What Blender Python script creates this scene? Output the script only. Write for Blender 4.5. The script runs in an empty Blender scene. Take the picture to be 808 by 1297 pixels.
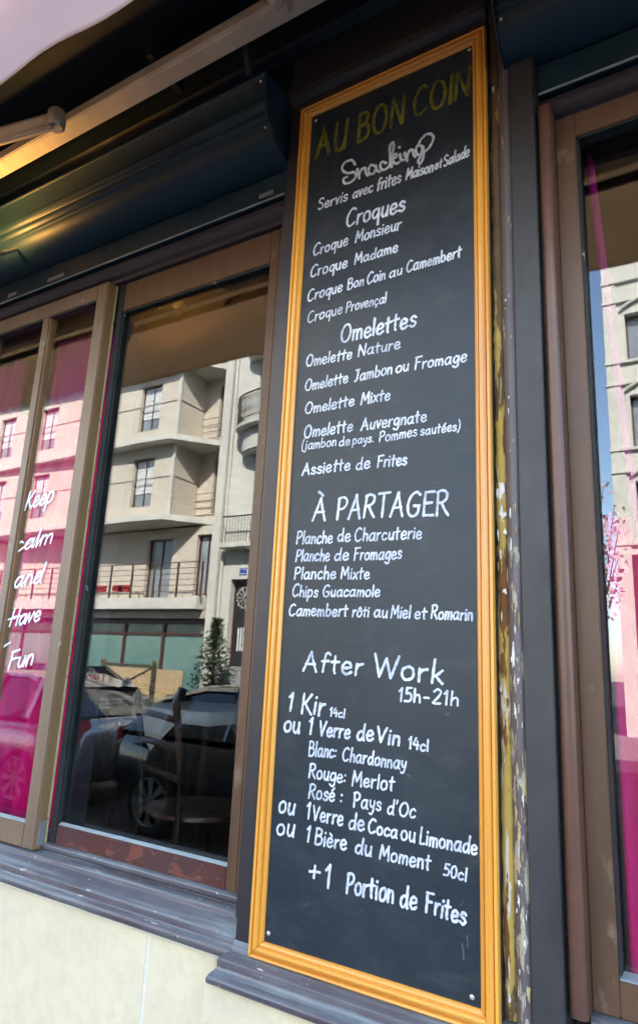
import bpy, bmesh, math, random
from mathutils import Vector, Matrix
R = math.radians
rnd = random.Random(7)
sc = bpy.context.scene
col = sc.collection

# ------------------------------------------------------------------ camera
# camera basis recovered from the vanishing points of the photograph (808 x 1297)
PW, PH, CX, CY = 808.0, 1297.0, 404.0, 648.5
VH = (-1000.0, 775.0); VV = (571.0, -2880.0)
FPX = math.sqrt(-((VH[0]-CX)*(VV[0]-CX)+(VH[1]-CY)*(VV[1]-CY)))
def _r(p): return Vector((p[0]-CX, p[1]-CY, FPX))
AZ = _r(VV).normalized(); AX = (-_r(VH)).normalized(); AY = AZ.cross(AX)
EYE = Vector((0.0, -1.30, 1.62))
def un(px, py, y=0.0):                     # where the sight line through a point of the photo meets a wall plane
    v = _r((px, py)); w = Vector((AX.dot(v), AY.dot(v), AZ.dot(v)))
    return EYE + w*((y-EYE.y)/w.y)
cam_d = bpy.data.cameras.new("camera"); cam = bpy.data.objects.new("camera", cam_d); col.objects.link(cam)
right = Vector((AX[0], AY[0], AZ[0])); down = Vector((AX[1], AY[1], AZ[1])); fwd = Vector((AX[2], AY[2], AZ[2]))
m = Matrix((right, -down, -fwd)).transposed().to_4x4(); m.translation = EYE
cam.matrix_world = m
cam_d.sensor_fit = 'VERTICAL'; cam_d.sensor_height = 24.0; cam_d.lens = 24.0*FPX/PH
cam_d.clip_start = 0.02; cam_d.clip_end = 3000
sc.camera = cam

# ------------------------------------------------------------------ light
SUN_EL, SUN_AZ = R(44), R(28)              # azimuth from +Y (behind the cafe) towards +X
w = bpy.data.worlds.new("World"); sc.world = w; w.use_nodes = True
nt = w.node_tree; nt.nodes.clear()
o_ = nt.nodes.new('ShaderNodeOutputWorld'); b_ = nt.nodes.new('ShaderNodeBackground'); s_ = nt.nodes.new('ShaderNodeTexSky')
s_.sky_type = 'NISHITA'; s_.sun_disc = False; s_.sun_elevation = SUN_EL; s_.sun_rotation = SUN_AZ
s_.air_density = 1.0; s_.dust_density = 1.0; s_.ozone_density = 1.0
b_.inputs[1].default_value = 0.15
nt.links.new(s_.outputs[0], b_.inputs[0]); nt.links.new(b_.outputs[0], o_.inputs[0])
sd = bpy.data.lights.new("sun", 'SUN'); sun = bpy.data.objects.new("sun", sd); col.objects.link(sun)
sd.energy = 4.5; sd.angle = R(0.5); sd.color = (1.0, 0.95, 0.87)
tosun = Vector((math.sin(SUN_AZ)*math.cos(SUN_EL), math.cos(SUN_AZ)*math.cos(SUN_EL), math.sin(SUN_EL)))
sun.rotation_euler = tosun.to_track_quat('Z', 'Y').to_euler(); sun.location = (0, 0, 30)
sc.view_settings.view_transform = 'Standard'; sc.view_settings.look = 'None'
sc.view_settings.exposure = 3.05; sc.view_settings.gamma = 1.0
sc.render.engine = 'CYCLES'
sc.cycles.use_denoising = True
sc.cycles.max_bounces = 10; sc.cycles.diffuse_bounces = 5; sc.cycles.glossy_bounces = 5
sc.cycles.transparent_max_bounces = 16; sc.cycles.caustics_reflective = False; sc.cycles.caustics_refractive = False

# ------------------------------------------------------------------ materials
MATS = {}
class NG:
    def __init__(s, name):
        s.m = bpy.data.materials.new(name); s.m.use_nodes = True; s.t = s.m.node_tree
        s.n = s.t.nodes; s.p = s.n['Principled BSDF']; s.out = s.n['Material Output']
        s.tc = s.n.new('ShaderNodeTexCoord')
    def l(s, a, b): s.t.links.new(a, b)
    def mapping(s, scale=(1, 1, 1), loc=(0, 0, 0)):
        mp = s.n.new('ShaderNodeMapping'); mp.inputs['Scale'].default_value = scale; mp.inputs['Location'].default_value = loc
        s.l(s.tc.outputs['Object'], mp.inputs[0]); return mp.outputs[0]
    def noise(s, scale, detail=6, rough=0.6, vec=None, dist=0.0):
        k = s.n.new('ShaderNodeTexNoise'); k.inputs['Scale'].default_value = scale; k.inputs['Detail'].default_value = detail
        k.inputs['Roughness'].default_value = rough; k.inputs['Distortion'].default_value = dist
        s.l(vec if vec is not None else s.tc.outputs['Object'], k.inputs['Vector']); return k.outputs['Fac']
    def ramp(s, fac, stops, interp='LINEAR'):
        r = s.n.new('ShaderNodeValToRGB'); r.color_ramp.interpolation = interp
        e = r.color_ramp.elements
        while len(e) < len(stops): e.new(0.5)
        for i, (p, c) in enumerate(stops):
            e[i].position = p; e[i].color = (c[0], c[1], c[2], 1) if not isinstance(c, (int, float)) else (c, c, c, 1)
        s.l(fac, r.inputs[0]); return r.outputs[0]
    def mix(s, fac, a, b, mode='MIX'):
        k = s.n.new('ShaderNodeMix'); k.data_type = 'RGBA'; k.blend_type = mode
        for sock, v in ((k.inputs[0], fac), (k.inputs[6], a), (k.inputs[7], b)):
            if hasattr(v, 'is_linked'): s.l(v, sock)
            elif isinstance(v, (int, float)): sock.default_value = v
            else: sock.default_value = (v[0], v[1], v[2], 1)
        return k.outputs[2]
    def math(s, op, a, b=None):
        k = s.n.new('ShaderNodeMath'); k.operation = op
        for i, v in enumerate((a, b)):
            if v is None: continue
            if hasattr(v, 'is_linked'): s.l(v, k.inputs[i])
            else: k.inputs[i].default_value = v
        return k.outputs[0]
    def sep(s, i):
        k = s.n.new('ShaderNodeSeparateXYZ'); s.l(s.tc.outputs['Object'], k.inputs[0]); return k.outputs[i]
    def bump(s, h, strength=0.3, dist=0.002):
        k = s.n.new('ShaderNodeBump'); k.inputs['Strength'].default_value = strength; k.inputs['Distance'].default_value = dist
        s.l(h, k.inputs['Height']); s.l(k.outputs[0], s.p.inputs['Normal'])
    def color(s, c): s.l(c, s.p.inputs['Base Color'])
    def rough(s, v):
        if hasattr(v, 'is_linked'): s.l(v, s.p.inputs['Roughness'])
        else: s.p.inputs['Roughness'].default_value = v

def mat(name, c, rough=0.6, var=0.25, scale=6.0, bump=0.15, bscale=60, bdist=0.001, spec=0.5, metal=0.0, c2=None, stretch=(1, 1, 1), coat=0.0):
    if name in MATS: return MATS[name]
    g = NG(name); v = g.mapping(stretch)
    a = c; b = c2 if c2 else tuple(x*(1-var) for x in c)
    f = g.ramp(g.noise(scale, 8, 0.65, v), [(0.3, 0.0), (0.7, 1.0)])
    g.color(g.mix(f, a, b)); g.p.inputs['Metallic'].default_value = metal
    g.rough(g.ramp(g.noise(scale*2.3, 5, 0.6, v), [(0.3, max(0.02, rough-0.08)), (0.7, min(1, rough+0.1))]))
    g.p.inputs['Specular IOR Level'].default_value = spec
    g.p.inputs['Coat Weight'].default_value = coat
    if bump: g.bump(g.noise(bscale, 4, 0.6, v), bump, bdist)
    MATS[name] = g.m; return g.m

def chipped(name, base, base2, chips, thr=0.66, scale=40, stretch=(1, 1, 1), rough=0.45, zgrad=None, spec=0.5, soft=0.01, streak=(1, 1, 1)):
    """old paint: mottled base with sharp-edged chips of the layers below; zgrad=(z0,z1): more chips towards z1"""
    g = NG(name); v = g.mapping(stretch)
    f = g.ramp(g.noise(9, 8, 0.65, g.mapping(streak)), [(0.3, 0.0), (0.72, 1.0)])
    c = g.mix(f, base, base2)
    h = None
    for i, (cc, dth) in enumerate(chips):
        n = g.noise(scale*(1+0.35*i), 7, 0.62, g.mapping(stretch, (3.1*i, 1.7*i, 5.3*i)))
        if zgrad:
            z = g.sep(2)
            mr = g.n.new('ShaderNodeMapRange'); mr.inputs[1].default_value = zgrad[0]; mr.inputs[2].default_value = zgrad[1]
            mr.inputs[3].default_value = 0.0; mr.inputs[4].default_value = zgrad[2]
            g.l(z, mr.inputs[0]); n = g.math('ADD', n, mr.outputs[0])
        k = g.ramp(n, [(min(.98, thr+dth), 0.0), (min(.99, thr+dth+soft), 1.0)])
        c = g.mix(k, c, cc); h = k if h is None else g.math('MAXIMUM', h, k)
    g.color(c); g.rough(g.math('ADD', g.math('MULTIPLY', h, 0.3), rough))
    g.p.inputs['Specular IOR Level'].default_value = spec
    hh = g.math('SUBTRACT', g.math('MULTIPLY', g.noise(70, 4), 0.25), h)
    g.bump(hh, 0.5, 0.0012)
    return g.m

def wood(name, c1, c2, c3, axis='z', rough=0.3, coat=0.3):
    g = NG(name)
    st = {'z': (90, 90, 1.2), 'x': (1.2, 90, 90), 'y': (60, 2, 60)}[axis]
    n = g.noise(1.0, 6, 0.6, g.mapping(st), 0.15)
    n2 = g.noise(0.25, 3, 0.5, g.mapping(st))
    c = g.ramp(n, [(0.3, c1), (0.55, c2), (0.75, c3)])
    c = g.mix(g.ramp(n2, [(0.4, 0.0), (0.7, 0.5)]), c, c3)
    g.color(c); g.rough(rough); g.p.inputs['Coat Weight'].default_value = coat; g.p.inputs['Coat Roughness'].default_value = 0.25
    g.bump(n, 0.12, 0.0006)
    return g.m

M = {}
M['frame_v'] = wood('pine_vertical', (0.84, 0.44, 0.07), (0.76, 0.35, 0.05), (0.52, 0.20, 0.022), 'z', 0.30, 0.5)
M['frame_h'] = wood('pine_horizontal', (0.84, 0.44, 0.08), (0.76, 0.35, 0.055), (0.48, 0.17, 0.02), 'x', 0.35, 0.3)
def board_mat():
    g = NG('slate_black_board')
    n = g.noise(3.2, 7, 0.6, g.mapping((1, 1, 0.6))); n2 = g.noise(30, 6, 0.7, g.mapping((1, 1, 0.25))); n4 = g.noise(9, 6, 0.7, g.mapping((1, 1, 1.6), (4, 0, 2)))
    sm = g.ramp(n, [(0.42, 0.0), (0.75, 1.0)]); st = g.ramp(n2, [(0.55, 0.0), (0.8, 1.0)])
    c = g.mix(sm, (0.021, 0.029, 0.038), (0.031, 0.041, 0.052))
    c = g.mix(g.math('MULTIPLY', st, 0.3), c, (0.055, 0.065, 0.075))
    c = g.mix(g.math('MULTIPLY', g.ramp(n4, [(0.5, 0.0), (0.75, 1.0)]), 0.6), c, (0.052, 0.060, 0.066))
    gw = g.noise(7, 7, 0.75, g.mapping((0.6, 1, 2.6), (1.3, 0, 7.1)), 0.8)
    c = g.mix(g.math('MULTIPLY', g.ramp(gw, [(0.56, 0.0), (0.74, 1.0)]), 0.32), c, (0.085, 0.095, 0.10))
    g.color(c); g.rough(g.ramp(n4, [(0.3, 0.27), (0.7, 0.40)])); g.p.inputs['Specular IOR Level'].default_value = 0.29
    g.bump(g.noise(220, 3), 0.05, 0.0004); return g.m
M['board'] = board_mat()
def chalk_mat(name, c, lo):
    g = NG(name); n = g.noise(160, 5, 0.7); n2 = g.noise(18, 3, 0.5)
    f = g.math('ADD', g.math('MULTIPLY', n, 0.55), g.math('MULTIPLY', n2, 0.45))
    g.color(g.mix(g.ramp(f, [(0.40, 0.0), (0.60, 1.0)]), lo, c)); g.rough(0.75); g.p.inputs['Specular IOR Level'].default_value = 0.2; return g.m
M['chalk'] = chalk_mat('white_chalk_marker', (0.74, 0.79, 0.88), (0.38, 0.43, 0.53))
M['chalk_yellow'] = chalk_mat('faded_yellow_chalk', (0.20, 0.20, 0.02), (0.055, 0.06, 0.02))
M['winpaint'] = chalk_mat('white_window_paint', (0.92, 0.95, 0.97), (0.55, 0.66, 0.75))
M['navy'] = mat('navy_gloss_paint', (0.010, 0.032, 0.048), 0.34, 0.4, 5, 0.2, 45, spec=0.6)
M['navy_box'] = chipped('navy_shutter_box_paint', (0.004, 0.024, 0.044), (0.003, 0.014, 0.026), [((0.25, 0.28, 0.28), 0.12)], thr=0.68, scale=22, rough=0.52, spec=0.4)
M['navy_dark'] = mat('blue_black_paint', (0.006, 0.014, 0.026), 0.55, 0.4, 4, 0.2, 40, spec=0.3)
M['pilaster'] = chipped('black_brown_pilaster_paint', (0.030, 0.026, 0.030), (0.020, 0.018, 0.022), [((0.3, 0.28, 0.24), 0.14)], thr=0.66, scale=25, rough=0.42)
M['mauve'] = chipped('mauve_brown_sill_paint', (0.085, 0.068, 0.080), (0.050, 0.040, 0.052), [((0.62, 0.58, 0.52), 0.0), ((0.16, 0.26, 0.27), 0.02)], thr=0.67, scale=34, stretch=(0.5, 1, 1.6), rough=0.33, soft=0.03)
def sill_mat():
    g = NG('weathered_blue_brown_sill_paint')
    a = g.ramp(g.noise(5, 8, 0.65, g.mapping((0.7, 3, 3))), [(0.3, (0.055, 0.045, 0.058)), (0.52, (0.085, 0.085, 0.105)), (0.75, (0.15, 0.19, 0.21))])
    nz = g.n.new('ShaderNodeNewGeometry'); sp = g.n.new('ShaderNodeSeparateXYZ'); g.l(nz.outputs['Normal'], sp.inputs[0])
    pale_top = g.math('MULTIPLY', g.ramp(sp.outputs[2], [(0.25, 0.0), (0.8, 1.0)]), g.ramp(g.noise(11, 7, 0.7, g.mapping((0.6, 2, 2))), [(0.32, 0.15), (0.7, 0.8)]))
    a = g.mix(pale_top, a, (0.23, 0.27, 0.27))  # paler mottled tone on upward-facing parts of the moulding
    zc_ = g.sep(2); band = None
    for z0 in (1.081, 1.0615, 1.0285, 1.0125, 1.000, 0.990):
        d = g.math('MULTIPLY', g.math('ABSOLUTE', g.math('SUBTRACT', zc_, z0)), 260.0)
        q = g.math('MAXIMUM', g.math('SUBTRACT', 1.0, d), 0.0); band = q if band is None else g.math('MAXIMUM', band, q)
    streak = g.ramp(g.noise(7, 6, 0.6, g.mapping((0.25, 3, 9))), [(0.46, 0.0), (0.56, 1.0)])
    a = g.mix(g.math('MULTIPLY', streak, 0.6), a, (0.060, 0.040, 0.052))
    nch = g.math('ADD', g.noise(48, 7, 0.6, g.mapping((0.45, 1.4, 1.4))), g.math('MULTIPLY', band, 0.062))
    ch = g.ramp(nch, [(0.69, 0.0), (0.71, 1.0)])
    a = g.mix(ch, a, (0.50, 0.46, 0.43)); g.color(a); g.rough(g.ramp(g.noise(20, 5), [(0.3, 0.25), (0.7, 0.5)]))
    g.bump(g.math('SUBTRACT', g.math('MULTIPLY', g.noise(60, 5), 0.4), ch), 0.5, 0.0015); return g.m
M['sill'] = sill_mat()
M['rail_red'] = chipped('worn_red_brown_rail', (0.085, 0.022, 0.018), (0.065, 0.040, 0.042), [((0.13, 0.033, 0.020), -0.04), ((0.22, 0.06, 0.03), 0.05), ((0.62, 0.6, 0.55), 0.10)], thr=0.60, scale=13, stretch=(1, 1, 1.5), rough=0.35, soft=0.05)
M['tan'] = chipped('tan_taupe_sash_paint', (0.205, 0.145, 0.098), (0.145, 0.104, 0.074), [((0.33, 0.30, 0.25), 0.02), ((0.6, 0.58, 0.5), 0.16)], thr=0.60, scale=16, stretch=(1, 1, 0.7), rough=0.4, soft=0.06, streak=(1.5, 1.5, 0.5), spec=0.35)
M['tan_dark'] = chipped('brown_taupe_sash_paint', (0.130, 0.074, 0.043), (0.085, 0.050, 0.032), [((0.18, 0.12, 0.08), 0.02), ((0.5, 0.45, 0.36), 0.17)], thr=0.60, scale=14, stretch=(1, 1, 0.5), rough=0.36, soft=0.08, streak=(2.5, 2.5, 0.35), spec=0.35)
M['tan_edge'] = chipped('warm_brown_sash_edge', (0.27, 0.165, 0.075), (0.21, 0.13, 0.065), [((0.50, 0.42, 0.22), 0.06)], thr=0.62, scale=30, stretch=(1, 1, .5), rough=0.4, soft=0.03)
M['putty'] = chipped('yellowed_putty_edge', (0.50, 0.44, 0.22), (0.36, 0.30, 0.16), [((0.15, 0.12, 0.08), 0.0)], thr=0.60, scale=60, rough=0.7)
M['bead'] = mat('grey_blue_glazing_bead', (0.30, 0.36, 0.38), 0.4, 0.35, 14, 0.3, 60)
M['greenblue'] = chipped('dark_blue_green_stile', (0.010, 0.016, 0.018), (0.028, 0.032, 0.032), [((0.3, 0.34, 0.28), 0.08)], thr=0.62, scale=30, stretch=(1, 1, .4), rough=0.55, spec=0.25)
M['brown_round'] = chipped('brown_bead_moulding_paint', (0.125, 0.060, 0.038), (0.085, 0.045, 0.034), [((0.72, 0.7, 0.65), 0.10)], thr=0.66, scale=30, stretch=(1, 1, .5), rough=0.3)
M['header'] = mat('dark_mauve_header_paint', (0.045, 0.035, 0.045), 0.4, 0.4, 6, 0.25, 50)
M['guide'] = mat('grey_shutter_guide_metal', (0.044, 0.046, 0.050), 0.42, 0.45, 7, 0.1, 90, spec=0.42, stretch=(2, 1, 0.7))
M['lilac_wood'] = chipped('peeling_mauve_trim', (0.125, 0.100, 0.100), (0.095, 0.075, 0.080), [((0.36, 0.33, 0.25), -0.02), ((0.50, 0.42, 0.20), 0.05), ((0.66, 0.64, 0.58), 0.15)],
                          thr=0.655, scale=26, stretch=(2.5, 1, .55), rough=0.45, zgrad=(2.35, 1.25, 0.115), soft=0.015)
M['plaster'] = chipped('yellow_plaster_gap', (0.085, 0.050, 0.022), (0.13, 0.085, 0.04), [((0.42, 0.30, 0.075), -0.05), ((0.56, 0.50, 0.38), 0.12), ((0.16, 0.07, 0.02), 0.12)],
                       thr=0.64, scale=13, stretch=(2.5, 1, .35), rough=0.8, zgrad=(2.75, 1.9, 0.20), soft=0.012)
M['groove'] = mat('black_gap', (0.008, 0.009, 0.012), 0.6, 0.2, 5, 0)
def stone_mat(name, c1, c2, c3, sc_=2.2):
    g = NG(name)
    n = g.noise(sc_, 8, 0.62); n2 = g.noise(sc_*9, 6, 0.7); n3 = g.noise(90, 3)
    c = g.ramp(n, [(0.3, c1), (0.5, c2), (0.72, c3)])
    c = g.mix(g.ramp(n2, [(0.45, 0.0), (0.8, 0.55)]), c, tuple(x*0.72 for x in c2))
    g.color(c); g.rough(0.85); g.bump(g.math('ADD', g.math('MULTIPLY', n2, 0.7), g.math('MULTIPLY', n3, 0.3)), 0.35, 0.002); return g.m
M['stone'] = stone_mat('cream_limestone', (0.70, 0.63, 0.44), (0.63, 0.57, 0.41), (0.53, 0.49, 0.37))
M['joint'] = mat('pale_pointing', (0.70, 0.68, 0.60), 0.9, 0.15, 20, 0.3, 90)
M['awning_out'] = None
def fabric_mat(name, c, trans, tcol):
    g = NG(name); n = g.noise(3, 5); 
    w1 = g.n.new('ShaderNodeTexWave'); w1.inputs['Scale'].default_value = 220; g.l(g.tc.outputs['Object'], w1.inputs[0])
    cc = g.mix(g.ramp(n, [(0.3, 0.0), (0.7, 1.0)]), c, tuple(x*0.85 for x in c)); g.color(cc); g.rough(0.9)
    g.p.inputs['Specular IOR Level'].default_value = 0.1
    t = g.n.new('ShaderNodeBsdfTranslucent'); t.inputs[0].default_value = (*tcol, 1)
    mx = g.n.new('ShaderNodeMixShader'); mx.inputs[0].default_value = trans
    g.l(g.p.outputs[0], mx.inputs[1]); g.l(t.outputs[0], mx.inputs[2]); g.l(mx.outputs[0], g.out.inputs[0]); return g.m
M['fabric'] = fabric_mat('pale_lilac_awning_canvas', (0.60, 0.50, 0.57), 0.62, (1.0, 0.76, 0.52))
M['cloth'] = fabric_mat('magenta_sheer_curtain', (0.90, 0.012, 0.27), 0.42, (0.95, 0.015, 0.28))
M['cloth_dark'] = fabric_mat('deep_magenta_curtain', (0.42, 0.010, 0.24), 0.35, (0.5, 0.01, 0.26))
M['tube'] = mat('cream_grey_awning_bar', (0.40, 0.37, 0.34), 0.45, 0.35, 9, 0.15, 50)
M['grey_metal'] = mat('grey_cast_metal', (0.33, 0.33, 0.33), 0.4, 0.35, 14, 0.2, 60, metal=0.3)
M['screw'] = mat('pale_screw_head', (0.62, 0.62, 0.62), 0.35, 0.3, 200, 0.1, metal=0.4)
M['upper'] = stone_mat('grey_beige_render', (0.36, 0.33, 0.28), (0.31, 0.29, 0.25), (0.26, 0.24, 0.21), 0.8)
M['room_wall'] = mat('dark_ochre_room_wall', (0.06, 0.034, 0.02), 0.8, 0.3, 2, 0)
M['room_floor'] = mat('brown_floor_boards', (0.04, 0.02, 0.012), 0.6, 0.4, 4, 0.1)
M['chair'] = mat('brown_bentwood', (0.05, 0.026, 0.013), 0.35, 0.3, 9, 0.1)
def glass_mat(name='window_glass', f0=0.068, tint=(0.95, 0.98, 0.97)):
    g = NG(name); g.n.remove(g.p)
    ge = g.n.new('ShaderNodeNewGeometry'); dt = g.n.new('ShaderNodeVectorMath'); dt.operation = 'DOT_PRODUCT'
    g.l(ge.outputs['Normal'], dt.inputs[0]); g.l(ge.outputs['Incoming'], dt.inputs[1])
    c = g.math('SUBTRACT', 1.0, g.math('ABSOLUTE', dt.outputs['Value']))
    fr = g.math('ADD', g.math('MULTIPLY', g.math('POWER', c, 5.0), 1.0-f0), f0)
    tr = g.n.new('ShaderNodeBsdfTransparent'); tr.inputs[0].default_value = (*tint, 1)
    gl = g.n.new('ShaderNodeBsdfGlossy'); gl.inputs['Roughness'].default_value = 0.0; gl.inputs[0].default_value = (1, 1, 1, 1)
    n = g.noise(1.6, 2, 0.4); bp = g.n.new('ShaderNodeBump'); bp.inputs['Strength'].default_value = 0.10; bp.inputs['Distance'].default_value = 0.0022
    g.l(n, bp.inputs['Height']); g.l(bp.outputs[0], gl.inputs['Normal'])
    mx = g.n.new('ShaderNodeMixShader'); g.l(fr, mx.inputs[0]); g.l(tr.outputs[0], mx.inputs[1]); g.l(gl.outputs[0], mx.inputs[2])
    g.l(mx.outputs[0], g.out.inputs[0]); return g.m
M['glass'] = glass_mat()
M['far_glass'] = mat('far_window_glass', (0.10, 0.13, 0.15), 0.08, 0.6, 1.2, 0, spec=0.9, c2=(0.32, 0.35, 0.36))
M['shop_glass'] = mat('teal_shop_glass', (0.07, 0.17, 0.16), 0.1, 0.5, 0.9, 0, spec=0.8, c2=(0.17, 0.27, 0.25))
M['beige'] = stone_mat('beige_apartment_render', (0.60, 0.54, 0.44), (0.54, 0.48, 0.40), (0.47, 0.43, 0.36), 0.5)
M['white_stone'] = stone_mat('white_paris_stone', (0.62, 0.60, 0.53), (0.56, 0.54, 0.49), (0.48, 0.46, 0.42), 0.6)
M['concrete'] = mat('pale_concrete', (0.62, 0.60, 0.54), 0.8, 0.25, 2, 0.2, 20)
M['dark_joint'] = mat('panel_joint', (0.16, 0.14, 0.12), 0.9, 0.2, 3, 0)  # darker colour of the storey joint strips
M['rust'] = mat('brown_painted_steel', (0.10, 0.055, 0.045), 0.5, 0.3, 5, 0.1)
M['iron'] = mat('black_wrought_iron', (0.02, 0.022, 0.025), 0.45, 0.3, 5, 0.1)
M['maroon'] = mat('maroon_window_frame', (0.08, 0.025, 0.025), 0.4, 0.3, 5, 0.1)
M['ply'] = mat('pale_wooden_boards', (0.50, 0.36, 0.20), 0.7, 0.3, 3, 0.2, 30, stretch=(1, 1, 6))
M['asphalt'] = mat('grey_asphalt', (0.055, 0.055, 0.056), 0.85, 0.3, 3, 0.5, 120, 0.004)
M['paving'] = mat('grey_pavement_asphalt', (0.16, 0.155, 0.15), 0.85, 0.25, 2, 0.5, 120, 0.003)
M['granite'] = mat('granite_kerbstone', (0.27, 0.26, 0.25), 0.8, 0.25, 12, 0.4, 90, 0.002)
M['white_line'] = mat('white_road_paint', (0.72, 0.72, 0.70), 0.7, 0.3, 10, 0.3, 60)
M['blackpaint'] = mat('black_car_paint', (0.010, 0.010, 0.012), 0.08, 0.1, 3, 0, spec=0.7, coat=1.0)
M['redpaint'] = mat('dark_red_car_paint', (0.16, 0.008, 0.010), 0.12, 0.1, 3, 0, spec=0.7, coat=1.0)
M['silverpaint'] = mat('silver_car_paint', (0.42, 0.43, 0.44), 0.25, 0.1, 3, 0, metal=0.6, coat=1.0)
M['carglass'] = mat('car_window_glass', (0.015, 0.018, 0.02), 0.03, 0.1, 3, 0, spec=1.0)
M['tyre'] = mat('tyre_rubber', (0.018, 0.018, 0.018), 0.8, 0.3, 12, 0.3, 80)
M['alloy'] = mat('alloy_rim', (0.45, 0.44, 0.42), 0.3, 0.2, 8, 0, metal=0.7)
M['lamp_red'] = mat('red_tail_lens', (0.55, 0.02, 0.02), 0.15, 0.2, 8, 0, spec=0.8)
M['lamp_clear'] = mat('clear_headlight_lens', (0.55, 0.57, 0.6), 0.1, 0.3, 9, 0, spec=0.9)
M['plate'] = mat('white_number_plate', (0.75, 0.75, 0.73), 0.4, 0.1, 9, 0)
M['plate_blue'] = mat('blue_plate', (0.02, 0.06, 0.35), 0.4, 0.1, 9, 0)
M['needle'] = mat('fir_needles', (0.045, 0.085, 0.035), 0.7, 0.5, 9, 0)
M['bark'] = mat('brown_bark', (0.11, 0.075, 0.05), 0.85, 0.4, 12, 0.5, 40)
M['petal'] = mat('pale_pink_blossom', (0.72, 0.50, 0.55), 0.7, 0.3, 9, 0)
M['pot'] = mat('terracotta_pot', (0.30, 0.12, 0.07), 0.8, 0.3, 9, 0.2)
M['shutter'] = mat('white_slatted_blind', (0.66, 0.68, 0.68), 0.5, 0.15, 9, 0)
M['red_cloth'] = mat('red_flower_box', (0.5, 0.03, 0.03), 0.7, 0.3, 9, 0)
def emis(name, c, s):
    g = NG(name); g.p.inputs['Emission Color'].default_value = (*c, 1); g.p.inputs['Emission Strength'].default_value = s
    g.p.inputs['Base Color'].default_value = (*c, 1); return g.m
M['bulb'] = emis('warm_lit_bulb', (1.0, 0.55, 0.12), 6.0)

# ------------------------------------------------------------------ mesh helpers
class MB:
    def __init__(s): s.v = []; s.f = []
    def box(s, x0, x1, y0, y1, z0, z1):
        b = len(s.v)
        s.v += [(x, y, z) for z in (z0, z1) for y in (y0, y1) for x in (x0, x1)]
        s.f += [(b, b+2, b+3, b+1), (b+4, b+5, b+7, b+6), (b, b+1, b+5, b+4), (b+2, b+6, b+7, b+3), (b, b+4, b+6, b+2), (b+1, b+3, b+7, b+5)]
        return s
    def quad(s, a, b, c, d): n = len(s.v); s.v += [tuple(a), tuple(b), tuple(c), tuple(d)]; s.f.append((n, n+1, n+2, n+3)); return s
    def prism(s, poly, axis, a, b):
        """poly of (u,v) extruded along axis; axis x: (y,z); y: (x,z); z: (x,y)"""
        P = {'x': lambda t, u, v: (t, u, v), 'y': lambda t, u, v: (u, t, v), 'z': lambda t, u, v: (u, v, t)}[axis]
        n = len(poly); k = len(s.v)
        s.v += [P(a, u, v) for u, v in poly] + [P(b, u, v) for u, v in poly]
        s.f += [(k+i, k+(i+1) % n, k+n+(i+1) % n, k+n+i) for i in range(n)]
        s.f += [tuple(k+i for i in range(n))[::-1], tuple(k+n+i for i in range(n))]; return s
    def tube(s, pts, r, seg=10, cap=True):
        pts = [Vector(p) for p in pts]; n = len(pts); k = len(s.v)
        rr = r if isinstance(r, (list, tuple)) else [r]*n
        for i, p in enumerate(pts):
            t = (pts[min(i+1, n-1)]-pts[max(i-1, 0)]).normalized()
            a = t.cross(Vector((0, 0, 1)));
            if a.length < 0.05: a = t.cross(Vector((0, 1, 0)))
            a.normalize(); b = t.cross(a)
            for j in range(seg):
                q = p + (a*math.cos(2*math.pi*j/seg)+b*math.sin(2*math.pi*j/seg))*rr[i]; s.v.append(tuple(q))
        for i in range(n-1):
            for j in range(seg): s.f.append((k+i*seg+j, k+i*seg+(j+1) % seg, k+(i+1)*seg+(j+1) % seg, k+(i+1)*seg+j))
        if cap:
            s.f.append(tuple(k+j for j in range(seg))[::-1]); s.f.append(tuple(k+(n-1)*seg+j for j in range(seg)))
        return s
    def lathe(s, prof, c, axis='z', seg=24):
        k = len(s.v); n = len(prof); c = Vector(c)
        for r, h in prof:
            for j in range(seg):
                a = 2*math.pi*j/seg; u, v = r*math.cos(a), r*math.sin(a)
                s.v.append(tuple(c+Vector({'z': (u, v, h), 'y': (u, h, v), 'x': (h, u, v)}[axis])))
        for i in range(n-1):
            for j in range(seg): s.f.append((k+i*seg+j, k+i*seg+(j+1) % seg, k+(i+1)*seg+(j+1) % seg, k+(i+1)*seg+j))
        return s

def tag(o, label=None, cat=None, group=None, kind=None):
    if label: o['label'] = label
    if cat: o['category'] = cat
    if group: o['group'] = group
    if kind: o['kind'] = kind
    return o
def build(mb, name, mt, parent=None, bevel=0.0, smooth=False, segs=2, label=None, loc=None, autosm=True):
    me = bpy.data.meshes.new(name); me.from_pydata(mb.v, [], mb.f); me.validate()
    bm = bmesh.new(); bm.from_mesh(me); bmesh.ops.recalc_face_normals(bm, faces=bm.faces)
    if bevel: 
        bmesh.ops.remove_doubles(bm, verts=bm.verts, dist=1e-5)
        ed = [e for e in bm.edges if e.is_manifold and e.calc_face_angle(0) > 0.5]
        bmesh.ops.bevel(bm, geom=ed, offset=bevel, segments=segs, affect='EDGES', clamp_overlap=True)
    bm.to_mesh(me); bm.free()
    if smooth:
        for p in me.polygons: p.use_smooth = True
        if autosm:
            try: me.set_sharp_from_angle(angle=R(40))
            except Exception: pass
    me.materials.append(mt)
    o = bpy.data.objects.new(name, me); col.objects.link(o)
    if parent: o.parent = parent
    if loc: o.location = loc
    if label: o['label'] = label
    return o
def empty(name, label, cat, loc=(0, 0, 0), group=None, parent=None):
    o = bpy.data.objects.new(name, None); col.objects.link(o); o.location = loc; o.empty_display_size = 0.1
    if parent: o.parent = parent
    return tag(o, label, cat, group)
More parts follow.
